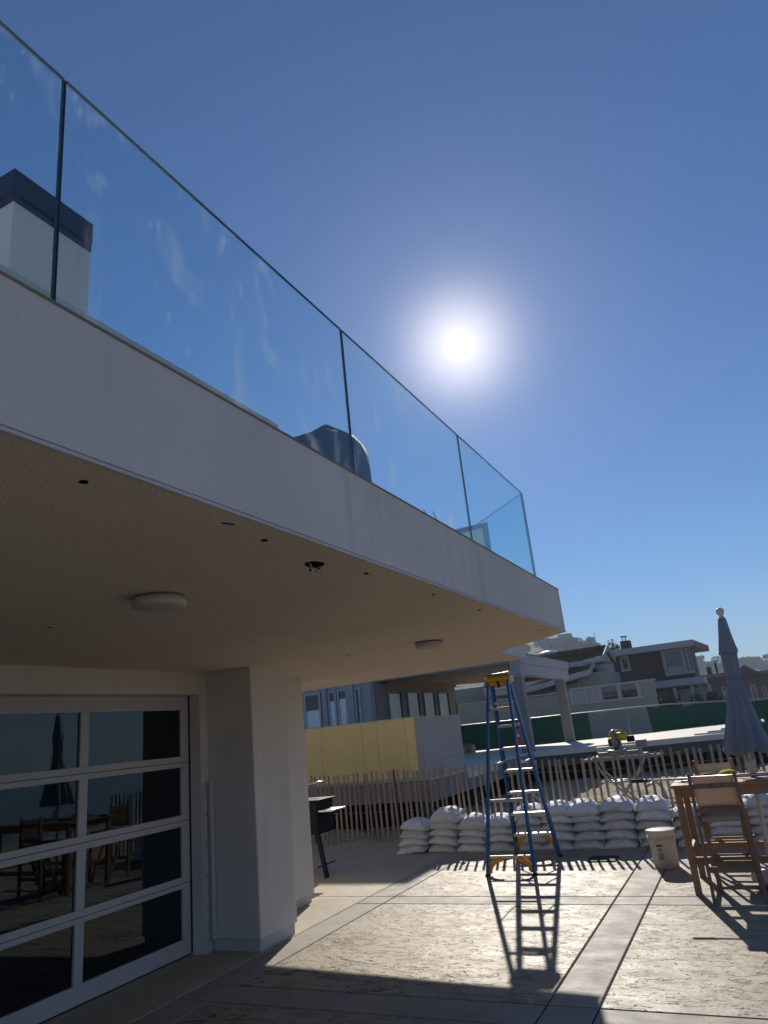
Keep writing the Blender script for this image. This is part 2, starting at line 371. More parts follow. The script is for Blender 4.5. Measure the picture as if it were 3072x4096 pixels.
# ================================================================== SETTING
# sand: one sheet to the horizon, finely modelled near the fence
def sand_z(x, y):
    if y < 10.7: return -.16
    k = min(1, (y - 10.7) / .8)
    return -.16 + k * (.10 + .11 * noise.noise((x * .9, y * .9, 1)) + .08 * noise.noise((x * 2.7, y * 2.7, 5)) + .02 * noise.noise((x * 7, y * 7, 3)))
def grid_xs(lo, hi, flo, fhi, st):
    a = [lo, lo / 3 + flo * 2 / 3] + [flo + i * st for i in range(int((fhi - flo) / st) + 1)]
    return a + [fhi + (hi - fhi) / 3, hi]
sx = grid_xs(-1500, 9, -11, 6, .14); sy = grid_xs(-1500, 1500, 10.2, 24, .16)
sm = MB()
for y in sy:
    for x in sx: sm.v.append((x, y, sand_z(x, y) if -11.1 < x < 6.1 and y < 24.1 and y > 0 else -.16))
nx = len(sx)
sm.f = [(j * nx + i, j * nx + i + 1, (j + 1) * nx + i + 1, (j + 1) * nx + i) for j in range(len(sy) - 1) for i in range(nx - 1)]
tag(sm.build('sand', 'sand', smooth=True), kind='structure')
sb = MB().add([(9, -1500, -.16), (16, -1500, -1.7), (16, 1500, -1.7), (9, 1500, -.16)], [(0, 1, 2, 3)])
tag(sb.build('beach', 'sand'), kind='structure')
tag(MB().add([(14, -1500, -1.4), (1500, -1500, -1.4), (1500, 1500, -1.4), (14, 1500, -1.4)], [(0, 1, 2, 3)]).build('sea', 'sea'), kind='structure')

# patio: stamped slabs between smooth bands, every piece on its own with an open joint
patio = bpy.data.objects.new('patio', None); COL.objects.link(patio); tag(patio, kind='structure')
patio.location = (-1, 3, 0)
box('joint_bed', 'joint', patio, -12, 4.2, -6, 10.62, -.15, -.012)
XB = [-4.2, -3.88, -1.52, -1.20, 1.16, 1.48, 3.9]
YB = [-5.7, -3.68, -3.36, -.93, -.61, 1.81, 2.13, 4.55, 4.87, 7.28, 7.59, 10.03, 10.35, 10.6]
def slab(name, mt, x0, x1, y0, y1, gap=.006):
    a, b, c, d = x0 + gap, x1 - gap, y0 + gap, y1 - gap; e = .006
    vs = [(a, c, -.14), (b, c, -.14), (b, d, -.14), (a, d, -.14), (a, c, -e), (b, c, -e), (b, d, -e), (a, d, -e),
          (a + e, c + e, 0), (b - e, c + e, 0), (b - e, d - e, 0), (a + e, d - e, 0)]
    fs = [(3, 2, 1, 0), (8, 9, 10, 11)] + [(i, (i + 1) % 4, 4 + (i + 1) % 4, 4 + i) for i in range(4)] + [(4 + i, 4 + (i + 1) % 4, 8 + (i + 1) % 4, 8 + i) for i in range(4)]
    return MB().add(vs, fs).build(name, mt, patio)
for i in range(len(XB) - 1):
    for j in range(len(YB) - 1):
        bx, by = i % 2 == 0, j % 2 == 1
        slab('border_strip' if (bx or by) else 'stamped_slab', 'band' if (bx or by) else 'stamped', XB[i], XB[i + 1], YB[j], YB[j + 1])
for y0, y1 in ((-5.7, -.93), (-.93, 4.55), (4.55, 7.59), (7.59, 10.6)):
    slab('apron_slab', 'apron', -4.95 if y0 < 5 else -8.5, -4.2, y0, y1, .004)

# ================================================================== MAIN HOUSE
house = thing('beach_house', 'pale stucco beach house with deep overhanging balcony and glass panel garage door', 'house', (-4.9, 4.0, 0))
ZS, ZT, XF = 2.438, 2.845, -1.396
poly = [(XF, -5.5), (XF, 6.79), (-2.42, 7.815), (-2.44, 9.13), (-6, 9.45), (-12, 9.98), (-12, -5.5)]
MB().prism(poly, ZS + .014, ZT).build('balcony_slab', 'stucco', house)
ins = [(XF - .012, -5.49), (XF - .012, 6.78), (-2.432, 7.80), (-2.452, 9.12), (-6, 9.44), (-11.99, 9.97), (-11.99, -5.49)]
MB().prism(ins, ZS, ZS + .0135).build('soffit', 'soffit', house)
de = MB()
de.box(XF - .010, XF + .005, -5.49, 6.79, ZS - .003, ZS + .008)
de.bar((XF, 6.79, ZS + .006), (-2.42, 7.815, ZS + .006), .011, .012, (0, 0, 1))
de.box(-2.43, -2.414, 7.82, 9.12, ZS - .003, ZS + .008)
de.build('drip_edge', 'white_trim', house)
cp = MB()
cp.box(XF - .05, XF + .004, -5.49, 6.79, ZT, ZT + .008)
cp.build('sealant_bead', 'skirt_tan', house)
# walls under the slab
box('door_header', 'stucco', house, -5.05, -4.75, -5.4, 5.50, 2.235, ZS)
box('wall', 'stucco', house, -5.3, -4.75, 5.503, 5.612, 0, ZS - .001)
box('wall', 'stucco', house, -5.05, -4.75, -5.4, .66, 0, 2.234)
pil = box('pillar', 'stucco', house, -5.35, -4.215, 5.615, 6.19, .095, ZS + .008, bevel=.012)
box('pillar_foot', 'white_trim', pil, -5.3, -4.238, 5.632, 6.17, 0, .0945)
pw = box('wall', 'stucco', house, -6.2, -4.77, 6.192, 7.37, .085, ZS + .007, bevel=.012)
box('wall_foot', 'white_trim', pw, -6.1, -4.80, 6.193, 7.345, 0, .0845)
box('wall', 'stucco', house, -12, -6.2, 7.0, 7.37, 0, ZS - .002)
box('base_trim', 'white_trim', house, -4.752, -4.742, 5.506, 5.61, 0, .10)
# room behind the door
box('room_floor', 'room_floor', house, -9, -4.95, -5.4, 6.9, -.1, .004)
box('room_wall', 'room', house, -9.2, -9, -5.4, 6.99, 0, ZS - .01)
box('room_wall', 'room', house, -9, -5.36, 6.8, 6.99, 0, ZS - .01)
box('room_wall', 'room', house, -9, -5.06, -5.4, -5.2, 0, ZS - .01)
# sectional glass door
DX0, DX1 = -4.935, -4.888
cols = [(4.312, 5.392), (3.143, 4.227), (1.976, 3.06), (.81, 1.893)]
secs = [(.012, .586, .142, .549), (.590, 1.108, .642, 1.061), (1.112, 1.621, 1.160, 1.578), (1.625, 2.232, 1.676, 2.100)]
pane_me = {}
for (z0, z1, p0, p1) in secs:
    s = MB(); yl, yr = .70, 5.503
    s.box(DX0, DX1, yl, yr, z0, p0); s.box(DX0, DX1, yl, yr, p1, z1)
    edges = [yr] + [e for c in cols for e in (c[1], c[0])] + [yl]
    for k in range(0, len(edges), 2): s.box(DX0, DX1, edges[k + 1], edges[k], p0 + .0005, p1 - .0005)
    so_ = s.build('door_section', 'door_frame', house, bevel=.003)
    for c in cols:
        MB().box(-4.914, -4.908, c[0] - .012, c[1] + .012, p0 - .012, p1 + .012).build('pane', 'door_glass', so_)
box('door_seal', 'rubber', house, -4.93, -4.895, .70, 5.50, 0, .011)
box('door_stop', 'rubber', house, -4.887, -4.875, 5.492, 5.5025, .012, 2.234)
# storm shutter channel in the corner by the door
ch = MB(); ch.box(-4.748, -4.735, 5.515, 5.575, .11, 1.41)
ch.build('shutter_track', 'white_trim', house)
ch = MB(); ch.box(-4.748, -4.69, 5.580, 5.600, .10, 1.43); ch.box(-4.70, -4.685, 5.555, 5.602, .10, 1.43)
ch.build('shutter_track', 'white_trim', house)
for z in (.2, .35, .62, .88, 1.14, 1.36):
    MB().lathe([(.006, 0), (.006, .004)], (-4.735, 5.545, z), 8, 'x').build('screw_hole', 'hole_shade', house)
# holes in the soffit
hole_me = MB().lathe([(.013, -.003), (.013, -.0002)], n=10).mesh('anchor_hole', 'hole_shade')
for u, v in ((335, 1926), (1058, 2160), (1465, 2293), (1733, 2378), (1918, 2440), (2165, 2519)):
    p = at(u, v, 2, ZS); inst('anchor_hole', hole_me, house, p - house.location)
for u, v in ((195, 2505), (1388, 2620)):
    p = at(u, v, 2, ZS)
    o = MB().lathe([(.03, -.006), (.034, -.0002)], (p.x, p.y, ZS), 16).build('cover_disc', 'soffit', house)
    MB().lathe([(.012, -.008), (.012, -.0065)], (p.x + .012, p.y, ZS), 10).build('anchor_hole', 'hole_shade', o)
p = at(910, 2092, 2, ZS)
MB().tube([(p.x - .012, p.y - .02, ZS - .002), (p.x + .012, p.y + .02, ZS - .004)], .0025, 5).build('wire_stub', 'black_metal', house)
p = at(1258, 2256, 2, ZS)
jh = MB()
ring = []
for k in range(16):
    a = 2 * PI * k / 16; rr = .042 * (1 + .22 * noise.noise((math.cos(a) * 2, math.sin(a) * 2, 4))); ring.append((p.x + rr * math.cos(a), p.y + rr * 1.3 * math.sin(a)))
jh.prism(ring, ZS - .003, ZS - .0003); jo = jh.build('junction_hole', 'hole_shade', house)
for k in range(4):
    a = k * 1.5
    MB().tube([(p.x + .03 * math.cos(a), p.y + .04 * math.sin(a), ZS - .003), (p.x + .02 * math.cos(a + .7), p.y + .03 * math.sin(a + .7), ZS - .022 - .006 * k), (p.x - .02 * math.cos(a), p.y + .045 * math.sin(a + .4), ZS - .005)], .003, 6).build('loose_wire', 'steel' if k % 2 else 'black_metal', jo)

# glass guard: four long panes and the angled return
def pane(a, b, z0, z1, t, mt):
    a, b = Vector(a), Vector(b); d = (b - a).normalized(); n = Vector((d.y, -d.x, 0)); g = .005
    a2, b2 = a + d * g, b - d * g; c = (a2 + b2) / 2; L = (b2 - a2).length
    mtx = Matrix((d, n, (0, 0, 1))).transposed()
    o = MB().obox((c.x, c.y, (z0 + z1) / 2), (L, t, z1 - z0), mtx).build('glass_pane', mt, house)
    for q, sg in ((a2, -1), (b2, 1)):
        e = q + d * (.0016 * sg)
        MB().obox((e.x, e.y, (z0 + z1) / 2), (.003, t + .0006, z1 - z0), mtx).build('glass_edge', 'glass_edge', o)
    MB().obox((c.x, c.y, z1 + .002), (L, t + .0006, .003), mtx).build('glass_edge', 'glass_edge', o)
GX = XF - .032
ys = [-2.24, -.57, 1.10, 2.772, 4.43, 6.10]
for k in range(5):
    pane((GX, ys[k], 0), (GX, ys[k + 1], 0), ZT + .009, 3.66, .009, 'guard_glass' if k < 4 else 'guard_glass_clean')
pane((GX - .012, 6.10, 0), (GX - .95, 7.04, 0), ZT + .009, 3.66, .009, 'guard_glass_clean')
# pale kerb behind the glass, chimney on the roof
box('roof_kerb', 'stucco', house, -1.78, -1.62, -3, 2.44, ZT + .001, 3.065)
box('roof_kerb', 'white_trim', house, -1.66, -1.60, 2.47, 3.22, ZT + .001, 2.905)
box('kerb_cap', 'white_trim', house, -1.675, -1.585, 3.225, 3.27, ZT + .001, 2.95)
chm = box('chimney', 'stucco', house, -5.2, -4.0, 2.71, 3.40, ZT + .001, 5.70)
box('chimney_cap', 'dark_flash', chm, -5.24, -3.985, 2.69, 3.412, 5.765, 5.97)
box('chimney_cap', 'dark_flash', chm, -5.235, -3.99, 2.695, 3.408, 5.69, 5.735)
for y0, y1 in ((2.695, 2.75), (3.36, 3.408)): box('cap_bracket', 'dark_flash', chm, -4.1, -3.992, y0, y1, 5.7355, 5.7645)
box('roof_terrace_floor', 'stucco', house, -3.0, -1.8, 2.5, 6.5, ZT + .001, ZT + .02)

# ceiling lamps
def ceiling_lamp(c, r, label):
    t = thing('ceiling_lamp', label, 'ceiling lamp', (c[0], c[1], ZS - .055), group='flush lamps under the balcony')
    MB().lathe([(r * .90, .0432), (r * .92, .0545)], n=40).build('backing_ring', 'skirt_tan', t, world=False)
    MB().lathe([(r * .92, 0), (r, .004), (r, .042), (r * .95, .0428)], n=40).build('rim', 'white_trim', t, True, world=False)
    MB().lathe([(.002, -.006), (r * .5, -.005), (r * .85, -.002), (r * .915, .001), (r * .915, .004)], n=40).build('diffuser', 'lamp_white', t, True, world=False)
ceiling_lamp((-2.47, 2.585), .128, 'large round white flush lamp on the soffit nearest the camera')
ceiling_lamp((-2.44, 5.905), .128, 'round white flush lamp near the far corner of the soffit')

# things on the balcony
t = thing('covered_seat', 'rounded seat under a dark charcoal cover behind the balcony glass', 'covered furniture', (-2.3, 3.98, ZT + .021))
cv = MB(); N, K = 36, 14
for i in range(K):
    f = i / (K - 1); z = 1.0 * f
    for j in range(N):
        a = 2 * PI * j / N; sq = 1 / max(abs(math.cos(a)), abs(math.sin(a))) ** .55
        rr = .40 * sq * (1 - .13 * f) * (1 + .05 * noise.noise((math.cos(a) * 1.5, math.sin(a) * 1.5, z * 2)))
        if f > .75: rr *= math.sqrt(max(0.02, 1 - ((f - .75) / .25) ** 2)) * .9 + .1
        cv.v.append((rr * math.cos(a) * .75, rr * math.sin(a), z * (.93 + .07 * math.sin(a))))
for i in range(K - 1):
    for j in range(N): cv.f.append((i * N + j, i * N + (j + 1) % N, (i + 1) * N + (j + 1) % N, (i + 1) * N + j))
cv.f.append(tuple((K - 1) * N + j for j in range(N)))
cv.build('fabric_cover', 'cover', t, True, world=False)
MB().box(-.3, .3, -.4, .4, 0, .06).build('seat_base', 'black_metal', t, world=False)

t = thing('framed_screen', 'cream panel in a slate grey frame standing on the far end of the balcony', 'screen', (-2.38, 7.35, ZT + .002))
a0 = R(-6)
for nm, mt, x0, x1, z0, z1, d in (('panel', 'cream_panel', -.30, .155, .06, .93, .012), ('frame_rail', 'grey_frame', -.36, .215, .9305, .985, .03), ('frame_rail', 'grey_frame', -.36, .215, 0, .0595, .03), ('frame_stile', 'grey_frame', -.36, -.3005, .06, .93, .03), ('frame_stile', 'grey_frame', .1555, .215, .06, .93, .03)):
    MB().box(x0, x1, -d / 2, d / 2, z0, z1).build(nm, mt, t, world=False)
t = thing('potted_twigs', 'two thin bare curved twigs poking above the balcony edge', 'plant', (-1.9, 5.0, ZT + .001))
MB().lathe([(.05, 0), (.065, .12), (.06, .12), (.055, .10)], n=16).build('pot', 'skirt_tan', t, world=False)
for k, (u0, v0, u1, v1) in enumerate(((1693, 2037, 1706, 2068), (1729, 2044, 1750, 2090))):
    a, b = at(u0, v0, 0, -1.9), at(u1, v1, 0, -1.9); o = Vector(t.location)
    base = Vector((-1.9, 5.0 + .03 * k, ZT + .1))
    MB().tube([base - o, (b * .7 + base * .3) - o, b - o, (a + b) / 2 + Vector((0, .012, .004)) - o, a - o], [.006, .006, .005, .0045, .003], 6).build('twig', 'bark', t, world=False)

# ================================================================== LADDER
L = thing('step_ladder', 'tall blue fibreglass step ladder with yellow top cap and aluminium steps', 'ladder', (-2.84, 9.1, 0))
ZC = 2.19
near = [((-3.14, 8.55, .02), (-2.935, 8.925, ZC)), ((-2.58, 8.555, .02), (-2.675, 8.925, ZC))]
far = [((-3.11, 9.64, .02), (-2.935, 9.04, ZC)), ((-2.54, 9.63, .02), (-2.675, 9.04, ZC))]
def lerp(a, b, z):
    k = (z - a[2]) / (b[2] - a[2]); return Vector(a) + (Vector(b) - Vector(a)) * k
for k, (a, b) in enumerate(near): MB().bar(a, b, .030, .056, (1, 0, 0)).build('rear_rail', 'ladder_blue', L, bevel=.003)
for k, (a, b) in enumerate(far):
    s = MB(); sg = 1 if k == 0 else -1
    s.bar(a, b, .012, .085, (1, 0, 0))
    for dy in (-.038, .038): s.bar(Vector(a) + Vector((sg * .0165, dy, 0)), Vector(b) + Vector((sg * .0165, dy, 0)), .021, .009, (1, 0, 0))
    s.build('step_rail', 'ladder_blue', L)
for a, b in near + far:
    MB().obox((a[0], a[1], .012), (.045, .085, .024)).build('foot', 'rubber', L, bevel=.004)
for z in (1.935, 1.645, 1.367, 1.09, .815, .553, .297):
    p, q = lerp(*far[0], z), lerp(*far[1], z)
    s = MB().obox(((p.x + q.x) / 2, p.y - .005, z), (q.x - p.x - .03, .082, .006))
    for dy in (-.042, .034): s.obox(((p.x + q.x) / 2, p.y + dy, z - .016), (q.x - p.x - .03, .005, .028))
    s.build('step', 'alu', L)
for z in (1.85, .79, .19):
    p, q = lerp(*near[0], z), lerp(*near[1], z)
    MB().obox(((p.x + q.x) / 2, p.y + .012, z), (q.x - p.x, .014, .034)).build('rear_bar', 'alu', L, bevel=.002)
for sd, A, B in ((0, near[0], far[0]), (1, near[1], far[1])):
    p, q = lerp(*A, 1.235), lerp(*B, 1.20); md = (p + q) / 2 + Vector((0, 0, -.03)); dx = .02 if sd == 0 else -.02
    for i, (c, d) in enumerate(((p, md), (md, q))):
        MB().bar(c + Vector((dx, 0, 0)), d + Vector((dx + .003 * i, 0, 0)), .005, .026, (1, 0, 0)).build('spreader', 'alu', L)
# knee braces
def brace(p, q, mt, w=.03):
    md = (Vector(p) + Vector(q)) / 2
    s = MB(); prev = Vector(p)
    for k in range(1, 7):
        t_ = k / 6; a = Vector(p).lerp(Vector(q), t_); a.x += .035 * math.sin(PI * t_) * (1 if q[0] > p[0] else -1) * -1; a.z += .02 * math.sin(PI * t_)
        s.bar(prev, a, w * .6 if w > .04 else .012, w, (0, 1, 0)); prev = a
    s.build('knee_brace', mt, L)
for A, sg in ((near[0], 1), (near[1], -1)):
    a = lerp(*A, .03); b = lerp(*A, .18); brace((a.x + sg * .02, a.y + .012, .03), (b.x + sg * .17, b.y + .012, .172), 'ladder_yellow', .05)
    a = lerp(*A, 1.72); brace((a.x + sg * .012, a.y + .014, 1.74), (a.x + sg * .075, a.y + .03, 1.83), 'alu', .012)
for A, sg in ((far[0], 1), (far[1], -1)):
    a = lerp(*A, .06); b = lerp(*A, .28); brace((a.x + sg * .022, a.y, .06), (b.x + sg * .15, b.y, .268), 'ladder_yellow', .05)
    for z0, z1 in ((.62, .79), (.40, .53)):
        a = lerp(*A, z0); b = lerp(*A, z1); MB().bar((a.x + sg * .02, a.y + .03, z0), (b.x + sg * .15, b.y + .03, z1), .006, .022, (0, 1, 0)).build('step_brace', 'alu', L)
    a = lerp(*A, 1.93); MB().bar((a.x + sg * .015, a.y, 1.86), (a.x + sg * .07, a.y, 1.925), .006, .016, (0, 1, 0)).build('step_brace', 'alu', L)
cap = MB(); cap.box(-2.965, -2.645, 8.895, 9.075, ZC + .0, ZC + .05)
cap.build('top_cap', 'ladder_yellow', L, bevel=.01)
MB().box(-2.955, -2.655, 8.905, 9.065, ZC - .045, ZC - .001).build('cap_skirt', 'ladder_yellow', L, bevel=.006)
MB().bar((-2.80, 8.885, ZC - .01), (-2.775, 8.875, ZC - .085), .03, .022, (1, 0, 0)).build('tool_hook', 'rubber', L, bevel=.004)
MB().box(-2.66, -2.628, 8.92, 9.06, ZC - .02, ZC + .055).build('cap_end', 'white_plastic', L, bevel=.006)
t = thing('tool_tray', 'grey plastic tool tray resting on the yellow ladder top', 'tray', (-2.80, 8.985, ZC + .0505))
s = MB(); s.box(-.135, .135, -.075, .075, 0, .012); s.box(-.15, .15, -.085, -.075, .0, .045); s.box(-.15, .15, .075, .085, .0, .045); s.box(-.15, -.1355, -.0745, .0745, .0, .045); s.box(.1355, .15, -.0745, .0745, .0, .045)
s.build('tray', 'saw_grey', t, world=False, bevel=.003)
MB().tube([(-.12, -.02, .03), (.13, .02, .045)], .018, 10).build('roller', 'steel', t, world=False)

# ================================================================== SANDBAGS
def bag_mesh(seed, w=.46, d=.50, h=.135, ears=0):
    rnd = random.Random(seed); s = MB(); nu, nv = 22, 18
    ox, oy = rnd.uniform(-50, 50), rnd.uniform(-50, 50)
    def pt(u, v, sg):
        ex = (max(0, 1 - abs(u) ** 2.3) * max(0, 1 - abs(v) ** 2.8)) ** .6
        x = u * w / 2 * (1 - .10 * abs(v) ** 3); y = v * d / 2 * (1 - .10 * abs(u) ** 3)
        k = noise.noise((u * 1.7 + ox, v * 1.7 + oy, 0)); k2 = noise.noise((u * 5 + ox, v * 5 + oy, 3))
        # wrinkles gathering at the ends
        wr = .010 * math.sin(v * 19 + ox + 4 * k) * abs(u) ** 3 + .008 * math.sin(u * 15 + oy + 4 * k) * abs(v) ** 3
        k3 = noise.noise((u * 2.6 - oy, v * 2.6 + ox, 9)); wr -= .016 * max(0, 1 - abs(k3) * 7)
        if sg > 0: z = h * .62 * ex * (1 + .22 * k) + .006 * k2 * ex + wr * ex ** .3
        else: z = -min(h * .42 * ex * 1.25, h * .40) + wr * .4
        z += -.030 * u * u - .026 * v * v + .010 * noise.noise((u * 1.2 + oy, v + ox, 7))
        return (x, y, z)
    idx = {}
    for sg in (1, -1):
        for i in range(nu + 1):
            for j in range(nv + 1):
                if sg < 0 and (i in (0, nu) or j in (0, nv)): idx[(sg, i, j)] = idx[(1, i, j)]; continue
                u, v = -1 + 2 * i / nu, -1 + 2 * j / nv
                u = math.copysign(abs(u) ** .8, u); v = math.copysign(abs(v) ** .8, v)
                idx[(sg, i, j)] = len(s.v); s.v.append(pt(u, v, sg))
        for i in range(nu):
            for j in range(nv): s.f.append((idx[(sg, i, j)], idx[(sg, i + 1, j)], idx[(sg, i + 1, j + 1)], idx[(sg, i, j + 1)]))
    if ears:
        n = 12; o = len(s.v)
        for i, (t_, r_) in enumerate(((-.05, .03), (.0, .022), (.03, .016), (.055, .03), (.085, .05))):
            for j in range(n):
                a = 2 * PI * j / n; rr = r_ * (1 + (.35 * math.sin(5 * a + seed) if i > 2 else .1 * math.sin(7 * a)))
                s.v.append((w / 2 * .9 + t_, -d * .22 + rr * math.cos(a), .02 + rr * .8 * math.sin(a) + .01 * i))
        for i in range(4):
            for j in range(n): s.f.append((o + i * n + j, o + i * n + (j + 1) % n, o + (i + 1) * n + (j + 1) % n, o + (i + 1) * n + j))
    return s.mesh('sandbag', 'bag', True)
bag_me = [bag_mesh(11 + 7 * k) for k in range(9)]
ear_me = [bag_mesh(301 + 5 * k, h=.165, ears=1) for k in range(4)]
ordn = ['first', 'second', 'third', 'fourth', 'fifth', 'sixth', 'seventh', 'eighth', 'ninth', 'tenth', 'eleventh', 'twelfth', 'thirteenth']
stacks = [(-4.87, 4, 0), (-4.36, 5, 1), (-3.92, 4, 1), (-3.50, 4, 0), (-3.06, 5, 0), (-2.66, 5, 1), (-2.27, 5, 1), (-1.86, 5, 0), (-1.42, 5, 0), (-.98, 4, 0), (-.55, 5, 0), (-.12, 5, 0), (.31, 4, 0)]
for si, (sx_, n, ear) in enumerate(stacks):
    rnd = random.Random(50 + si); z = .055
    side = {0: 'leftmost', len(stacks) - 1: 'rightmost'}.get(si, ordn[si] if True else '')
    for k in range(n):
        top = k == n - 1
        me = ear_me[si % 4] if (top and ear) else bag_me[(si * 3 + k * 2) % 9]
        kx = rnd.uniform(.96, 1.06) * (1.12 if si == 0 and k < 2 else 1); kz = rnd.uniform(.90, 1.08)
        if top: kz *= 1.12
        o = inst('sandbag', me, None, (sx_ + rnd.uniform(-.022, .022) + (.02 * k if si < 3 else 0), 10.33 + rnd.uniform(-.025, .025), z), (rnd.uniform(-.03, .03), rnd.uniform(-.05, .05) + (.06 if si < 3 else 0), rnd.uniform(-.06, .06) + (PI if rnd.random() < .4 and not ear else 0)), (kx, rnd.uniform(.95, 1.05), kz))
        lay = 'top' if top else ('bottom' if k == 0 else ordn[k] + '-from-bottom')
        stk = 'leftmost stack' if si == 0 else ('rightmost stack' if si == len(stacks) - 1 else f'{ordn[si]} stack from the left')
        tag(o, f'white sandbag, {lay} bag of the {stk} along the fence', 'sandbag', 'sandbags stacked along the fence')
        z += .106 * kz + .002
o = tag(MB().box(-2.13, -1.80, 9.22, 9.56, .0005, .012).build('rubber_mat', 'rubber', bevel=.003), 'small flat black rubber mat lying before the sandbags', 'mat')

# sand blown against the foot of the fence at the left
dr = MB(); nx_, ny_ = 60, 16
for j in range(ny_ + 1):
    for i in range(nx_ + 1):
        x = -8.4 + 3.6 * i / nx_; y = 10.12 + .75 * j / ny_; f = j / ny_
        e_ = min(1, i / 4, (nx_ - i) / 6)
        z = -.012 + e_ * (.09 * f ** 1.5 * (1 + .8 * noise.noise((x * 2.2, y * 2, 1))) + .022 * noise.noise((x * 8, y * 8, 2)) * min(1, f * 4))
        dr.v.append((x, y, z))
dr.f = [(j * (nx_ + 1) + i, j * (nx_ + 1) + i + 1, (j + 1) * (nx_ + 1) + i + 1, (j + 1) * (nx_ + 1) + i) for j in range(ny_) for i in range(nx_)]
tag(dr.build('sand_drift', 'sand', smooth=True), 'blown sand drifted against the foot of the lath fence', 'sand', kind='stuff')

# ================================================================== PICKET FENCE
fence = thing('picket_fence', 'weathered grey wooden lath fence strung on wire behind the sandbags', 'fence', (-3, 10.6, -.1))
FP = [(-8.6, 11.15), (-5.45, 10.95), (-4.15, 10.70), (-2.8, 10.60), (1.6, 10.56)]
def fence_y(x):
    for (a, b), (c, d) in zip(FP, FP[1:]):
        if a <= x <= c: return b + (d - b) * (x - a) / (c - a)
    return FP[-1][1]
pick_me = []
for k in range(6):
    rnd = random.Random(k); s = MB(); prev = None; wv = [rnd.uniform(-.003, .003) for _ in range(5)]
    for i in range(5):
        z = 1.225 * i / 4; x = wv[i]
        r_ = [(x - .019, -.005, z), (x + .019, -.005, z), (x + .019, .005, z), (x - .019, .005, z)]
        s.v += r_
    for i in range(4):
        for j in range(4): s.f.append((i * 4 + j, i * 4 + (j + 1) % 4, (i + 1) * 4 + (j + 1) % 4, (i + 1) * 4 + j))
    s.f += [(3, 2, 1, 0), (16, 17, 18, 19)]
    pick_me.append(s.mesh('picket', 'picket'))
x = -8.4; rnd = random.Random(3); k = 0; fl = Vector(fence.location)
while x < 1.5:
    y = fence_y(x)
    inst('picket', pick_me[k % 6], fence, Vector((x, y, -.12 + rnd.uniform(-.012, .012))) - fl, (rnd.uniform(-.02, .02), rnd.uniform(-.022, .022), rnd.uniform(-.25, .25)), (rnd.uniform(.85, 1.1), 1, rnd.uniform(.985, 1.015)))
    x += .098 * rnd.uniform(.95, 1.06); k += 1
for zz in (.93, .50, .12):
    for off, ph in ((-.009, 0), (.009, PI)):
        pts = []
        x = -8.5
        while x < 1.55:
            pts.append((x, fence_y(x) + off + .003 * math.sin(x * 64 + ph), zz + .012 * math.sin(x * 2.1 + zz * 9) - .004 * math.sin(x * 64 + ph))); x += .05
        MB().tube(pts, .0022, 4).build('tie_wire', 'wire', fence)
for x in (-7.1, -5.43, -2.77, -.25):
    s = MB(); y = fence_y(x) + .03; s.obox((x, y, .45), (.034, .005, 1.35)); s.obox((x, y + .014, .45), (.005, .022, 1.35))
    for q in range(18): s.obox((x, y - .006, -.1 + q * .068), (.012, .008, .018))
    s.build('steel_stake', 'rust', fence)

# ================================================================== BUCKET
t = thing('plastic_bucket', 'white plastic bucket with black warning label standing on the patio', 'bucket', (-1.187, 8.90, 0))
MB().lathe([(.115, 0), (.128, .006), (.149, .37), (.151, .385), (.147, .385), (.144, .37), (.123, .012), (.10, .010)], n=48).build('body', 'bucket', t, True, world=False)
for z in (.372, .315, .288):
    r0 = .128 + .021 * z / .37
    MB().lathe([(r0, z - .006), (r0 + .009, z - .004), (r0 + .009, z + .006), (r0, z + .008)], n=48).build('rim_ring', 'bucket', t, True, world=False)
hd = []
for k in range(13):
    a = PI * k / 12; hd.append((-.155 * math.cos(a) * 1.0, -.148 * math.sin(a) * .92 - .0, .30 - .17 * math.sin(a)))
hd = [(x * math.cos(R(-102)) - y * math.sin(R(-102)) , x * math.sin(R(-102)) + y * math.cos(R(-102)), z) for x, y, z in hd]
MB().tube([(x * 1.04, y * 1.04, z) for x, y, z in hd], .0022, 6).build('wire_handle', 'steel', t, world=False)
lb = MB()
def on_bucket(a0, a1, z0, z1, off):
    vs = []; n = 6
    for i in range(n + 1):
        a = a0 + (a1 - a0) * i / n
        for z in (z0, z1):
            r0 = .128 + .021 * (z - .006) / .364 + off; vs.append((r0 * math.sin(a), -r0 * math.cos(a), z))
    return MB().add(vs, [(2 * i, 2 * i + 2, 2 * i + 3, 2 * i + 1) for i in range(n)])
A0, A1 = R(-23), R(3)
on_bucket(A0, A1, .225, .245, .0006).build('warning_label', 'print', t, world=False)
on_bucket(A0, A1, .092, .158, .0006).build('warning_label', 'print_grey', t, world=False)
for z in (.165, .128, .10):
    on_bucket(A0, A1, z, z + .002, .0012).build('warning_label', 'print', t, world=False)
for a in (A0, A1 - .012, (A0 + A1) / 2): on_bucket(a, a + .012, .092, .158 if a != A0 and a != A1 - .012 else .245, .0012).build('warning_label', 'print', t, world=False)
rg = MB(); n = 28; am = (A0 + A1) / 2
for i in range(n):
    q = 2 * PI * i / n
    for rr in (.016, .0215):
        a = am + rr * math.cos(q) / .14; z = .195 + rr * math.sin(q); r0 = .128 + .021 * (z - .006) / .364 + .0012
        rg.v.append((r0 * math.sin(a), -r0 * math.cos(a), z))
rg.f = [(2 * i, 2 * ((i + 1) % n), 2 * ((i + 1) % n) + 1, 2 * i + 1) for i in range(n)]
wl = rg.build('warning_label', 'print', t, world=False)
ps = MB()      # the small crawling figure and the bar across it
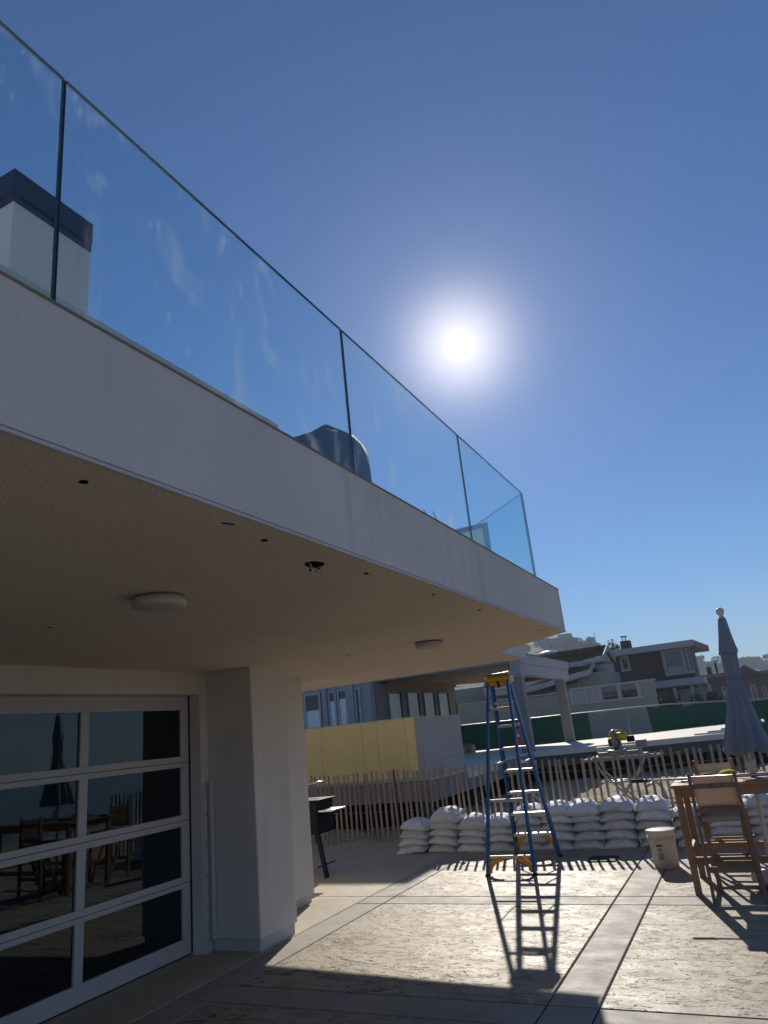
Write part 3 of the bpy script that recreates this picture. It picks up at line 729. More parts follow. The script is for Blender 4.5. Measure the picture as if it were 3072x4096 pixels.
for (a_, z_, w_, h_) in ((-.004, .196, .018, .008), (-.010, .189, .005, .010), (.007, .189, .005, .010), (.009, .203, .007, .007), (.003, .198, .006, .012)):
    a = am + a_ / .14; b = am + (a_ + w_ * .6) / .14
    q = on_bucket(a, b, z_ - h_ / 2, z_ + h_ / 2, .0014); ps.add(q.v, q.f)
for i in range(8):
    k = -1 + 2 * i / 8; a = am + .014 * k / .14; q = on_bucket(a, a + .004 / .14, .195 + .014 * k - .002, .195 + .014 * k + .003, .0016); ps.add(q.v, q.f)
ps.build('warning_label', 'print', t, world=False)

# ================================================================== TABLE, CHAIRS, UMBRELLA
T = thing('bar_table', 'tall teak bar table with slatted top and foot rails', 'table', (-.05, 8.0, 0))
tx0, tx1, ty0, ty1, tz = -.84, .76, 7.60, 8.42, .945
nP = 8
for k in range(nP):
    y0 = ty0 + .07 + (ty1 - ty0 - .14) * k / nP; y1 = ty0 + .07 + (ty1 - ty0 - .14) * (k + 1) / nP
    box('top_plank', 'wood', T, tx0 + .07, tx1 - .07, y0 + .002, y1 - .002, tz - .026, tz - .001, bevel=.002)
box('top_frame', 'wood', T, tx0, tx1, ty0, ty0 + .068, tz - .03, tz, bevel=.003)
box('top_frame', 'wood', T, tx0, tx1, ty1 - .068, ty1, tz - .03, tz, bevel=.003)
box('top_frame', 'wood', T, tx0, tx0 + .068, ty0 + .069, ty1 - .069, tz - .03, tz, bevel=.003)
box('top_frame', 'wood', T, tx1 - .068, tx1, ty0 + .069, ty1 - .069, tz - .03, tz, bevel=.003)
for x in (tx0 + .02, tx1 - .085):
    for y in (ty0 + .02, ty1 - .085): box('leg', 'wood', T, x, x + .058, y, y + .065, 0, tz - .031, bevel=.004)
for y in (ty0 + .035, ty1 - .06):
    box('apron', 'wood', T, tx0 + .079, tx1 - .086, y, y + .022, tz - .115, tz - .031, bevel=.003)
    box('foot_rail', 'wood', T, tx0 + .079, tx1 - .086, y, y + .03, .255, .315, bevel=.003)
for x in (tx0 + .035, tx1 - .06):
    box('apron', 'wood', T, x, x + .022, ty0 + .086, ty1 - .086, tz - .115, tz - .031, bevel=.003)
    box('foot_rail', 'wood', T, x, x + .03, ty0 + .086, ty1 - .086, .32, .37, bevel=.003)

def make_chair(label, loc, rz, mt, sl):
    c = thing('bar_chair', label, 'chair', loc, rz, 'teak bar chairs at the table')
    def b(nm, p, q, w_, h_, side=(1, 0, 0), m_=mt): return MB().bar(p, q, w_, h_, side).build(nm, m_, c, world=False, bevel=.003)
    for s in (-1, 1):
        b('back_post', (s * .205, -.19, 0), (s * .19, -.215, 1.05), .026, .044)
        MB().lathe([(.013, 0), (.018, .008), (.013, .022)], (s * .19, -.215, 1.047), 12).build('post_knob', mt, c, True, world=False)
        b('front_leg', (s * .165, .19, 0), (s * .165, -.13, .66), .024, .044)
        b('seat_rail', (s * .18, -.205, .675), (s * .18, .21, .68), .024, .044)
        b('front_leg', (s * .185, .20, .012), (s * .185, .20, .655), .024, .04)
    b('back_rail', (-.19, -.212, .955), (.19, -.212, .955), .042, .022, (0, 0, 1))
    b('back_rail', (-.193, -.205, .752), (.193, -.205, .752), .045, .022, (0, 0, 1))
    b('seat_rail', (-.168, .20, .68), (.168, .20, .68), .04, .022, (0, 0, 1))
    b('stretcher', (-.19, -.192, .268), (.19, -.192, .268), .048, .02, (0, 0, 1))
    b('stretcher', (-.15, .06, .27), (.15, .06, .27), .048, .02, (0, 0, 1))
    b('stretcher', (-.17, .20, .30), (.17, .20, .30), .05, .022, (0, 0, 1))
    # sling back wraps round the posts, sagging a little
    s = MB(); nx_, nz_ = 10, 6
    for j in range(nz_ + 1):
        for i in range(nx_ + 1):
            u = -1 + 2 * i / nx_; z = .765 + .265 * j / nz_
            s.v.append((u * .172, -.190 + .022 * (1 - u * u), z))
    s.f = [(j * (nx_ + 1) + i, j * (nx_ + 1) + i + 1, (j + 1) * (nx_ + 1) + i + 1, (j + 1) * (nx_ + 1) + i) for j in range(nz_) for i in range(nx_)]
    o = s.build('sling_back', sl, c, True, world=False); so2 = o.modifiers.new('thick', 'SOLIDIFY'); so2.thickness = .004
    s = MB()
    prof = [(-.205, .655), (-.218, .685), (-.20, .712), (-.17, .700), (0, .672), (.15, .690), (.20, .712), (.225, .69), (.205, .66)]
    for y, z in prof:
        for u in (-.166, .166): s.v.append((u, y, z))
    s.f = [(2 * i, 2 * i + 1, 2 * i + 3, 2 * i + 2) for i in range(len(prof) - 1)]
    o = s.build('sling_seat', 'sling_pale', c, True, world=False); so2 = o.modifiers.new('thick', 'SOLIDIFY'); so2.thickness = .004
    return c
make_chair('weathered teak bar chair with tan sling, its back to the camera', (-.435, 7.515, 0), R(-2), 'wood_grey', 'sling')
make_chair('teak bar chair on the far side of the table facing the camera', (-.50, 8.66, 0), R(178), 'wood', 'sling_pale')

U = thing('patio_umbrella', 'closed slate blue patio umbrella with white pole and ball finial', 'umbrella', (-.155, 8.0, 0))
LEAN = .104 / 2.5
def up(pts): return [(x + LEAN * z, y, z) for x, y, z in pts]
MB().tube(up([(0, 0, .1), (0, 0, 1.2), (0, 0, 2.47)]), .0195, 16).build('pole', 'white_plastic', U, True, world=False)
def folds(n, amp, ph):
    return lambda a, z: 1 + amp(z) * ((1 - 1.7 * abs(math.sin(n / 2 * a + ph + .9 * noise.noise((math.cos(a), math.sin(a), z * 1.1)))) ** .8) * .7 + .6 * noise.noise((2.4 * math.cos(a), 2.4 * math.sin(a), z * .8 + ph)))
prof = [(.02, 2.30), (.062, 2.22), (.070, 2.12), (.072, 2.0), (.068, 1.92), (.064, 1.87), (.073, 1.80), (.096, 1.68), (.122, 1.54), (.155, 1.40), (.187, 1.27), (.205, 1.19), (.190, 1.165), (.120, 1.185), (.05, 1.24)]
def sub(prof, k=3):
    o = []
    for (a, b), (c, d) in zip(prof, prof[1:]):
        for i in range(k): o.append((a + (c - a) * i / k, b + (d - b) * i / k))
    return o + [prof[-1]]
s = MB().lathe(sub(prof), n=96, wob=folds(10, lambda z: .18 + .20 * min(1, max(0, (2.0 - z) / .7)), .4))
s.v = [(x + LEAN * z + (.012 if z < 1.7 else 0) * (1.7 - z), y, z + (.018 * math.sin(4 * math.atan2(y, x) + .6) if z < 1.28 else 0)) for x, y, z in s.v]
s.build('canopy', 'umbrella', U, True, world=False)
prof2 = [(.034, 2.47), (.040, 2.45), (.050, 2.38), (.062, 2.28), (.075, 2.19), (.088, 2.12), (.080, 2.112), (.06, 2.14)]
s = MB().lathe(sub(prof2), n=72, wob=folds(6, lambda z: .05 + .12 * min(1, max(0, (2.45 - z) / .3)), 2.0))
s.v = [(x + LEAN * z, y, z + (.012 * math.sin(3 * math.atan2(y, x)) if z < 2.16 else 0)) for x, y, z in s.v]
s.build('vent_cap', 'umbrella', U, True, world=False)
fz = 2.47
MB().lathe([(.012, 0), (.024, .004), (.026, .016), (.018, .024), (.024, .032), (.035, .048), (.040, .068), (.036, .090), (.022, .105), (.004, .110)], (LEAN * fz, 0, fz), 28).build('finial', 'white_plastic', U, True, world=False)
s = MB().lathe([(.064, 1.862), (.069, 1.866), (.069, 1.882), (.064, 1.886)], n=40); s.v = [(x + LEAN * z, y, z) for x, y, z in s.v]
st = s.build('tie_strap', 'umbrella', U, True, world=False)
bx_ = LEAN * 1.87 + .066
MB().tube([(bx_, 0, 1.874), (bx_ + .04, -.02, 1.87), (bx_ + .065, -.03, 1.845), (bx_ + .075, -.03, 1.82)], .005, 6).build('bow', 'umbrella', st, world=False)
MB().tube([(bx_, 0, 1.874), (bx_ + .03, -.03, 1.86), (bx_ + .04, -.03, 1.83), (bx_ + .025, -.02, 1.81)], .005, 6).build('bow', 'umbrella', st, world=False)
s = MB().lathe([(.026, .95), (.034, .965), (.037, 1.03), (.046, 1.07), (.046, 1.09), (.03, 1.10)], n=20); s.v = [(x * 1.05 + LEAN * z, y * .9 - .008, z) for x, y, z in s.v]
ck = s.build('crank_housing', 'white_plastic', U, True, world=False)
MB().tube(up([(.045, -.02, 1.06), (.062, -.02, 1.06), (.064, -.02, 1.0), (.082, -.02, 1.0)]), .006, 8).build('crank_handle', 'black_metal', ck, world=False)
MB().lathe([(.19, .045), (.215, .055), (.22, .10), (.19, .125), (.06, .135), (.035, .15), (.032, .30), (.024, .30)], (.03, 0, 0), 36).build('base', 'white_plastic', U, True, world=False)
for k in range(4):
    a = PI / 4 + PI / 2 * k; MB().lathe([(.024, -.012), (.024, .012)], (.03 + .17 * math.cos(a), .17 * math.sin(a), .0245), 14, 'x').build('wheel', 'rubber', U, world=False)

# on the table
t = thing('extension_pole', 'long silver extension pole with black grip lying across the table', 'pole', (-.5, 7.93, tz))
y_, z_ = 0, .016
MB().tube([(-.62, y_, z_ + .014), (.75, y_, z_)], .012, 12).build('inner_tube', 'chrome', t, True, world=False)
MB().tube([(-.20, y_, z_ + .012), (.78, y_, z_ + .002)], .0155, 12).build('outer_tube', 'alu', t, True, world=False)
MB().tube([(-.74, y_, z_ + .018), (-.60, y_, z_ + .014)], .017, 12).build('grip', 'rubber', t, True, world=False)
MB().tube([(-.62, y_, z_ + .0145), (-.585, y_, z_ + .014)], .0178, 12).build('collar', 'blue_plastic', t, True, world=False)
t = thing('squeegee_handle', 'short blue handled squeegee lying beside the silver pole', 'squeegee', (-.62, 7.74, tz))
MB().tube([(-.13, 0, .016), (.02, .01, .016)], [.010, .013], 10).build('handle', 'blue_plastic', t, True, world=False)
MB().tube([(.02, .01, .016), (.06, .012, .016)], .014, 10).build('ferrule', 'chrome', t, True, world=False)
MB().box(.06, .09, -.09, .11, .004, .028).build('blade_clamp', 'black_metal', t, world=False, bevel=.002)
def cap_obj(name, label, loc, rz, mt):
    t = thing(name, label, 'cap', loc, rz); N = 24; s = MB(); K = 7
    for i in range(K):
        f = i / (K - 1); a2 = f * PI / 2
        for j in range(N):
            a = 2 * PI * j / N; rr = .085 * math.cos(a2) ** .8 + .001; k = 1 + .12 * noise.noise((math.cos(a) * 2, math.sin(a) * 2, f * 2 + rz))
            s.v.append((rr * math.cos(a) * 1.12 * k, rr * math.sin(a) * k, .004 + .062 * math.sin(a2) * k))
    for i in range(K - 1):
        for j in range(N): s.f.append((i * N + j, i * N + (j + 1) % N, (i + 1) * N + (j + 1) % N, (i + 1) * N + j))
    s.build('crown', mt, t, True, world=False)
    s = MB(); n = 12
    for i in range(n + 1):
        a = -PI / 2 * .85 + PI * .85 * i / n
        s.v.append((.088 * math.cos(a) * 1.05, .082 * math.sin(a), .008)); s.v.append((.088 * math.cos(a) + .075 * math.cos(a) ** .6, .088 * math.sin(a), .004 + .012 * math.cos(2 * a)))
    s.f = [(2 * i, 2 * i + 1, 2 * i + 3, 2 * i + 2) for i in range(n)]
    o = s.build('brim', mt, t, True, world=False); o.modifiers.new('thick', 'SOLIDIFY').thickness = .004
    MB().lathe([(.006, 0), (.008, .003), (.004, .006)], (0, 0, .063), 10).build('button', mt, t, True, world=False)
    return t
cap_obj('baseball_cap', 'lime yellow baseball cap lying on the teak table', (-.34, 8.16, tz + .002), R(200), 'yellow_cap')
c = cap_obj('baseball_cap', 'black cap lying on the table beside the yellow one', (-.53, 8.15, tz + .002), R(100), 'black_cloth'); c.scale = (.9, .9, .8)
t = thing('wire_rack', 'low silver wire rack on the table beside the umbrella pole', 'rack', (.16, 7.85, tz))
for z in (.006, .055): MB().tube([(-.16, -.1, z), (.16, -.1, z), (.16, .1, z), (-.16, .1, z), (-.16, -.1, z)], .003, 6).build('rim_wire', 'chrome', t, world=False)
for k in range(6):
    x = -.13 + .052 * k; MB().tube([(x, -.1, .055), (x, -.1, .006), (x, .1, .006), (x, .1, .055)], .002, 6).build('cross_wire', 'chrome', t, world=False)

# ================================================================== GRILL beside the house
Gr = thing('charcoal_grill', 'black box grill on legs with pale side shelf by the house wall', 'grill', (-5.75, 8.85, 0))
box('firebox', 'black_metal', Gr, -6.25, -5.49, 8.66, 9.08, .50, .915, bevel=.015)
box('lid_rim', 'dark_flash', Gr, -6.26, -5.46, 8.64, 9.10, .918, .935, bevel=.004)
for x, y in ((-6.2, 8.62), (-6.2, 9.02), (-5.50, 8.62)):
    if True: MB().bar((x + (.16 if x > -6 else -.05), y - .06, 0), (x, y + .04, .50), .05, .05).build('leg', 'black_metal', Gr)
box('side_shelf', 'alu', Gr, -5.488, -5.27, 8.68, 9.04, .775, .80, bevel=.004)
box('shelf_bracket', 'black_metal', Gr, -5.488, -5.30, 8.85, 8.88, .74, .774)
MB().tube([(-6.2, 9.16, 1.08), (-5.66, 9.16, 1.13)], .016, 10).build('lid_handle', 'chrome', Gr, True)
box('handle_arm', 'black_metal', Gr, -6.0, -5.97, 9.105, 9.17, .92, 1.09)
for k in range(9): MB().tube([(-6.1, 8.60 + .05 * k, .12), (-5.48, 8.60 + .05 * k, .12)], .004, 6).build('grate_bar', 'steel', Gr)
for x in (-6.1, -5.48): MB().tube([(x, 8.57, .12), (x, 9.03, .12)], .009, 6).build('grate_bar', 'black_metal', Gr)

# ================================================================== MITRE SAW beyond the fence
S = thing('mitre_saw', 'yellow and grey mitre saw with round blade guard beyond the fence', 'saw', (-1.93, 11.75, 1.035))
def sb_(nm, mt, *a, bevel=.004): return MB().box(*a).build(nm, mt, S, world=False, bevel=bevel)
sb_('base', 'saw_grey', -.30, .32, -.16, .16, .0, .055)
MB().lathe([(.15, .0555), (.155, .075), (.12, .08)], (-.02, -.05, 0), 28).build('turntable', 'steel', S, True, world=False)
sb_('fence_plate', 'alu', -.34, .34, .04, .065, .056, .13)
MB().lathe([(.05, -.03), (.14, -.028), (.15, -.01), (.15, .01), (.14, .028), (.05, .03)], (-.03, -.04, .225), 32, 'x').build('blade_guard', 'saw_grey', S, True, world=False)
MB().lathe([(.02, -.004), (.155, -.002), (.155, .002), (.02, .004)], (-.03, -.04, .20), 32, 'x').build('blade', 'steel', S, True, world=False)
MB().lathe([(.03, 0), (.062, .01), (.064, .12), (.052, .16), (.02, .165)], (.0, -.02, .26), 20, 'x').build('motor', 'saw_yellow', S, True, world=False)
MB().tube([(-.10, -.14, .26), (-.06, -.10, .33), (.04, -.04, .355), (.12, .0, .33)], .018, 10).build('handle', 'saw_yellow', S, True, world=False)
sb_('motor_cap', 'black_metal', .15, .26, -.06, .03, .17, .26, bevel=.012)
MB().tube([(.02, .02, .13), (.02, .24, .15)], .02, 10).build('slide_rail', 'steel', S, True, world=False)
sb_('dust_bag', 'saw_red', -.16, .02, .07, .24, .09, .24, bevel=.03)
sb_('side_box', 'saw_grey', .27, .42, -.05, .1, .09, .19, bevel=.01)
W = thing('saw_stand', 'wheeled tubular stand with pale tables carrying the mitre saw', 'stand', (-1.93, 11.75, -.06))
sw = lambda a, r_, nm='tube_leg', mt='steel': MB().tube(a, r_, 8).build(nm, mt, W, True, world=False)
for x0, x1 in ((-.40, -.06), (.0, .40)): MB().box(x0, x1, -.19, .17, 1.068, 1.094).build('work_table', 'trim_far', W, world=False, bevel=.004)
for y in (-.15, .13): MB().box(-.55, .62, y - .02, y + .02, 1.03, 1.067).build('side_rail', 'saw_grey', W, world=False)
for s in (-.15, .13):
    sw([(-.36, s, 1.03), (-.28, s, .85), (.18, s, .35), (.34, s, .06)], .016)
    sw([(.34, s, 1.03), (.24, s, .85), (-.20, s, .35), (-.34, s, .02)], .016)
    sw([(-.36, s, .72), (.34, s, .72)], .014, 'cross_tube')
    sw([(-.5, s, .42), (-.1, s, .46), (.1, s, .30), (.42, s, .32)], .014, 'cross_tube', 'saw_yellow' if s > 0 else 'steel')
sw([(.30, -.2, .62), (.46, -.2, .70), (.55, -.2, .60), (.58, -.2, .45)], .018, 'pull_handle')
for x, y in ((.12, -.24), (.46, -.22)):
    MB().lathe([(.04, -.03), (.115, -.028), (.12, 0), (.115, .028), (.04, .03)], (x, y, .125), 24, 'y').build('wheel', 'rubber', W, True, world=False)
    MB().lathe([(.01, -.033), (.06, -.034), (.06, .034), (.01, .033)], (x, y, .125), 16, 'y').build('hub', 'saw_yellow', W, True, world=False)

# odds and ends on the sand
for k, (x, y, l_, a) in enumerate(((-2.6, 12.6, 1.3, .2), (-.9, 13.2, 1.6, -.3), (-.5, 12.2, .9, .5), (-1.4, 14.2, 1.8, .1))):
    names = ['pale offcut board lying on the sand left of the saw stand', 'long pale board lying on the sand right of the saw stand', 'short pale board on the sand close behind the fence', 'longest pale board on the sand far behind the saw']
    o = MB().box(-l_ / 2, l_ / 2, -.045, .045, 0, .03).build('timber_board', 'picket'); o.location = (x, y, .02); o.rotation_euler = (0, .03, a)
    tag(o, names[k], 'board', 'boards lying on the sand')
o = MB().lathe([(.11, 0), (.115, .01), (.115, .12), (.10, .13)], n=20).build('cable_drum', 'saw_yellow'); o.rotation_euler = (R(90), 0, .3); o.location = (-1.05, 12.05, .11)
tag(o, 'small orange round drum standing on the sand by the stand wheels', 'drum')
o = MB().lathe([(.15, 0), (.16, .04), (.16, .26), (.15, .28)], n=20).build('wood_stump', 'picket', loc=(-.72, 12.4, .02)); tag(o, 'pale round stump on the sand behind the table', 'stump')
o = box('cardboard_box', 'far_white', None, .02, .32, 11.2, 11.45, -.02, .42, bevel=.004); tag(o, 'pale box standing on the sand at the right edge behind the fence', 'box')

# ================================================================== NEIGHBOUR HOUSE
NX = -5.735; DZ = .81
N1 = thing('neighbour_house', 'neighbouring raised house with yellow sheathed parapet, porch posts and pale deck', 'house', (-8, 18, 0))
# yellow sheathing boards
xs = [NX - .012]
for u in (1631, 1515, 1454, 1288): xs.append(at(u, 3000, 1, 13.0).x)
xs += [-9.3, -10.5, -11.7, -12.9]
for a, b in zip(xs, xs[1:]): box('sheathing_board', 'yellow_wall', N1, b + .003, a - .003, 12.985, 13.0, DZ + .04, 1.95)
box('parapet_core', 'grey_board', N1, -12.9, NX - .02, 13.001, 13.12, DZ, 1.945)
box('parapet_cap', 'trim_far', N1, -12.9, NX + .02, 12.975, 13.13, 1.951, 1.965)
box('parapet_side', 'grey_board', N1, NX - .15, NX, 12.984, 15.10, DZ + .30, 1.945)
box('parapet_side', 'grey_board', N1, NX - .15, NX + .004, 12.983, 15.10, DZ, DZ + .296)
box('ledge_strip', 'trim_far', N1, -12.9, NX + .03, 12.94, 12.984, DZ - .02, DZ + .035)
box('skirt_board', 'skirt_tan', N1, -12.9, NX, 12.97, 13.02, .42, DZ - .021)
box('skirt_board', 'skirt_blue', N1, NX - .04, NX + .012, 13.021, 20.60, .38, DZ - .05)
box('step_board', 'deck_top', N1, NX - 1.2, NX + .03, 15.12, 17.2, DZ - .20, DZ - .05)
# deck
dk = [(-13, 13.12), (NX - .01, 13.12), (NX - .01, 20.7), (-3.07, 21.42), (-.9, 22.06), (.2, 22.4), (.2, 31.0), (-.82, 30.2), (-3.2, 27.6), (-6.92, 25.6), (-13, 25.0)]
MB().prism(dk, DZ - .16, DZ - .01).build('deck', 'deck_top', N1)
MB().prism([(NX - .01, 20.66), (-3.07, 21.38), (-.9, 22.02), (.25, 22.36), (.25, 22.43), (-.9, 22.09), (-3.07, 21.45), (NX - .01, 20.73)], .36, DZ - .165).build('skirt_board', 'skirt_brown', N1)
MB().prism([(-13, 24.2), (.2, 29.5), (.2, 29.6), (-13, 24.3)], -.1, DZ - .17).build('added_back_skirt', 'skirt_brown', N1)  # unseen boards added at the back to keep the space under the deck black
box('added_back_skirt', 'skirt_brown', N1, -13, -12.9, 13.1, 24.2, -.1, DZ - .17)
box('added_shade_board', 'hole_shade', N1, -12.9, NX - .5, 13.6, 13.65, -.3, DZ - .17)  # added black boards standing in for the shade under the deck
box('added_shade_board', 'hole_shade', N1, NX - .55, NX - .5, 13.66, 20.9, -.3, DZ - .17)
MB().prism([(NX - .5, 21.2), (-3.07, 21.9), (-.9, 22.55), (.2, 22.9), (.2, 22.95), (-.9, 22.6), (-3.07, 21.95), (NX - .5, 21.25)], -.3, DZ - .17).build('added_shade_board', 'hole_shade', N1)
for x, y in ((NX - .2, 13.3), (NX - 3.2, 13.4), (NX - .4, 16.5), (NX - .4, 20.2), (-3.4, 21.9), (-1.3, 22.5), (NX - 3.4, 17.5), (-8, 21)):
    MB().lathe([(.13, -.3), (.12, DZ - .17)], (x, y, 0), 12).build('pile', 'bark', N1)
# walls with windows
box('wall', 'lilac', N1, -18, -10.50, 20.10, 20.4, DZ, 3.30)
box('upper_wall', 'lilac', N1, -18, -7.62, 20.12, 27.4, 3.62, 7.02)
box('roof', 'roof_flat', N1, -18, -7.5, 19.95, 27.6, 7.021, 7.12)
box('wall', 'taupe', N1, -10.75, -10.47, 20.41, 27.46, DZ, 3.30)
def nwin(axis, a0, a1, z0, z1, off, sky_blind, fm):
    """a framed window on a wall face; the pane a sub-part of the frame"""
    f = MB(); p = MB(); bl = MB(); t_ = .07
    def B(mb, s0, s1, q0, q1, d0, d1):
        if axis == 1: mb.box(s0, s1, off - d1, off - d0, q0, q1)
        else: mb.box(off + d0, off + d1, s0, s1, q0, q1)
    B(f, a0, a1, z1 - t_, z1, .0, .06); B(f, a0, a1, z0, z0 + t_, .0, .06); B(f, a0, a0 + t_, z0 + t_, z1 - t_, .0, .06); B(f, a1 - t_, a1, z0 + t_, z1 - t_, .0, .06)
    o = f.build('window', fm, N1)
    B(p, a0 + t_, a1 - t_, z0 + t_, z1 - t_, .012, .022); p.build('pane', 'pane_far', o)
    if sky_blind: B(bl, a0 + t_, a1 - t_ - sky_blind[0], z0 + t_, z0 + (z1 - z0) * sky_blind[1], .023, .028); bl.build('sky_blind', 'sky_blind', o)
px = lambda u: at(u, 2850, 1, 20.1).x
for u0, u1, bh in ((1222, 1288, .74), (1318, 1352, .84), (1356, 1398, .86), (1425, 1450, .2)):
    nwin(1, px(u0), px(u1), DZ + .3, 3.2, 20.1, (.0, bh), 'trim_far')
box('pilaster', 'lilac', N1, px(1300), px(1316), 19.98, 20.098, DZ, 3.29)
box('pilaster', 'lilac', N1, px(1400), px(1424), 19.98, 20.098, DZ, 3.29)
py = lambda u: at(u, 2820, 0, -10.47).y
for u0, u1, bl in ((1550, 1607, (.3, .95)), (1627, 1678, (.75, .96)), (1693, 1740, (.7, .96)), (1752, 1796, (.5, .8))):
    nwin(0, py(u0), py(u1), DZ + .35, 3.05, -10.47, bl, 'taupe')
box('door_trim', 'trim_far', N1, -10.469, -10.40, 27.40, 27.50, DZ, 2.6)
# porch roof: ceiling, beams, posts
MB().prism([(-13, 20.42), (NX - .31, 20.95), (NX - .31, 27.0), (-8.7, 29.4), (-10.4, 27.5), (-13, 27.5)], 3.312, 3.36).build('porch_ceiling', 'porch_ceiling', N1)
box('porch_roof', 'roof_flat', N1, -13, NX + .04, 20.58, 27.1, 3.581, 3.61)
box('fascia', 'lilac', N1, NX - .3, NX, 20.6, 27.06, 2.97, 3.29)
box('fascia', 'lilac', N1, NX - .3, NX + .03, 20.59, 27.07, 3.294, 3.58)
box('fascia', 'taupe', N1, -13, NX - .301, 20.61, 20.9, 3.312, 3.58)
box('ceiling_trim', 'wood', N1, -10.46, -10.36, 21.0, 27.4, 3.22, 3.31)
for y in (20.66, 26.1):
    box('post', 'taupe', N1, NX - .34, NX - .02, y, y + .32, DZ - .009, 2.969, bevel=.01)
    box('post_cap', 'trim_far', N1, NX - .36, NX + .0, y - .02, y + .34, 2.93, 2.969)
for k in range(3):   # stepped boards at the deck's far right
    box('loose_deck_board', 'deck_top', N1, -1.55 + .35 * k, .15, 22.3 + .1 * k, 23.6 + .9 * k, DZ - .009 + .04 * k, DZ + .03 + .04 * k)
for k in range(7): box('loose_deck_board', 'trim_far', N1, -.55 + .13 * k, -.48 + .13 * k, 24.0, 26.2, DZ + .112, DZ + .15)

o = thing('traffic_cone', 'orange traffic cone standing on the neighbour deck behind the ladder', 'cone', (-7.7, 26.0, DZ - .009))
cp_ = at(2076, 2958, 1, 26.0)
o.location = (cp_.x, 26.0, DZ - .009)
MB().lathe([(.135, .03), (.13, .05), (.07, .33)], n=20).build('body', 'cone', o, True, world=False)
MB().lathe([(.0695, .331), (.05, .43)], n=20).build('band', 'white_plastic', o, True, world=False)
MB().lathe([(.0495, .431), (.025, .60), (.018, .61)], n=20).build('tip', 'cone', o, True, world=False)
MB().box(-.18, .18, -.18, .18, 0, .029).build('base', 'cone', o, world=False, bevel=.006)
for k, (u, v, w_, h_, lb) in enumerate(((1870, 3000, .28, .32, 'small grey bin on the neighbour deck beside the parapet'), (1893, 3003, .18, .25, 'pale small carton on the neighbour deck by the mesh fence'))):
    p = at(u, v, 2, DZ); y = min(p.y, 24.0); p = at(u, v, 1, y)
    s = MB().lathe([(w_ / 2, 0), (w_ / 2 * 1.1, h_ * .8), (w_ / 2 * .7, h_)], n=8 if k else 16)
    tag(s.build('bin' if k == 0 else 'carton', 'saw_grey' if k == 0 else 'trim_far', loc=(p.x, y, DZ - .009)), lb, 'bin' if k == 0 else 'carton')

# ================================================================== GREEN MESH FENCE
GF = thing('mesh_fence', 'chain link fence hung with dark green windscreen beyond the neighbour deck', 'fence', (-5, 29, -.1))
gp = [(-14.5, 26.6), (-9.5, 27.3), (-6.9, 28.1), (-3.4, 29.6), (-.82, 31.2), (1.6, 32.6), (6, 35)]
def gy(x):
    for (a, b), (c, d) in zip(gp, gp[1:]):
        if a <= x <= c: return b + (d - b) * (x - a) / (c - a)
    return gp[-1][1]
def gtop(x): return 1.72 if x < -3 else 1.72 - .05 * (x + 3)
def gx(u, v=2850):
    lo, hi = -14, 6
    d = RGT * ((u - 1536) / FPX) - UPV * ((v - 2048) / FPX) + FWD; sl_ = d.x / d.y
    for _ in range(40):
        md = (lo + hi) / 2
        if md / gy(md) < sl_: lo = md
        else: hi = md
    return lo
for a, b in ((-14.4, gx(2352)), (gx(2590), gx(2830)), (gx(2832), gx(3085)), (gx(3087), 5.8)):
    s = MB(); n = 26; mz = 5
    for i in range(n + 1):
        x = a + (b - a) * i / n; y = gy(x)
        for j in range(mz + 1):
            f = j / mz; sag = .10 * math.sin(PI * i / n) * f if a > -6 else 0
            s.v.append((x + (.12 * (1 - f) if (i == 0 and a > -6) else 0), y - .03 + .05 * noise.noise((x * 1.3, f * 3, 2)), -.05 + (gtop(x) + .03 - sag) * f))
    s.f = [(i * (mz + 1) + j, (i + 1) * (mz + 1) + j, (i + 1) * (mz + 1) + j + 1, i * (mz + 1) + j + 1) for i in range(n) for j in range(mz)]
    s.build('windscreen', 'mesh_green', GF, True)
xx = [-14.5 + .4 * i for i in range(52)]
MB().tube([(x, gy(x), gtop(x)) for x in xx if x < 6], .025, 8).build('top_rail', 'steel', GF, True)
for u in (1892, 2250, 2505, 2815, 3060):
    x = gx(u); MB().tube([(x, gy(x) + .03, -.15), (x, gy(x) + .03, gtop(x) + .03)], .026, 8).build('fence_post', 'steel', GF, True)
x = gx(2390); MB().tube([(x, gy(x), gtop(x)), (x + .12, gy(x), gtop(x) - .22)], .02, 6).build('rail_brace', 'steel', GF, True)

# ================================================================== SIDING HOUSE
KY = 54.0
P = lambda u, v, y=KY: at(u, v, 1, y)
def z2(x, y): return 2072 + x * .6028, 2400 + y * .6028
H2 = thing('sage_house', 'sage green clapboard house with brown shingled gables and white trim', 'house', (-12, 56, -.1))
xl, xr = P(2050, 2800).x, P(*z2(905, 560)).x
pieces = 22; zt = 2.35; zlow = -.2
for k in range(pieces):      # clapboards of the long lower wall
    z0 = zlow + (zt - zlow) * k / pieces; z1 = zlow + (zt - zlow) * (k + 1) / pieces
    MB().sheet([(-40, KY - .02, z0), (xr, KY - .02, z0), (xr, KY - .005, z1), (-40, KY - .005, z1)], 1, .06, (0, 1, 0)).build('clapboard', 'siding', H2)
xg0 = P(*z2(350, 640)).x; xg1 = P(*z2(820, 610)).x
MB().box(xg1, xr, KY, KY + .3, zt, 3.42).build('wall', 'siding', H2)
MB().box(-40, xg0 - 3.4, KY, KY + .3, zt, 3.3).build('wall', 'siding', H2)
MB().box(xg0 - 3.4, xg0, KY, KY + .3, zt, 3.25).build('wall', 'siding', H2)
MB().box(-40, xg0, KY - .06, KY + .36, 3.305, 3.40).build('wall_cap', 'trim_far', H2)
MB().box(xg0, xr + .1, KY - .06, KY + .36, 3.421, 3.56).build('guard_rail', 'trim_far', H2)
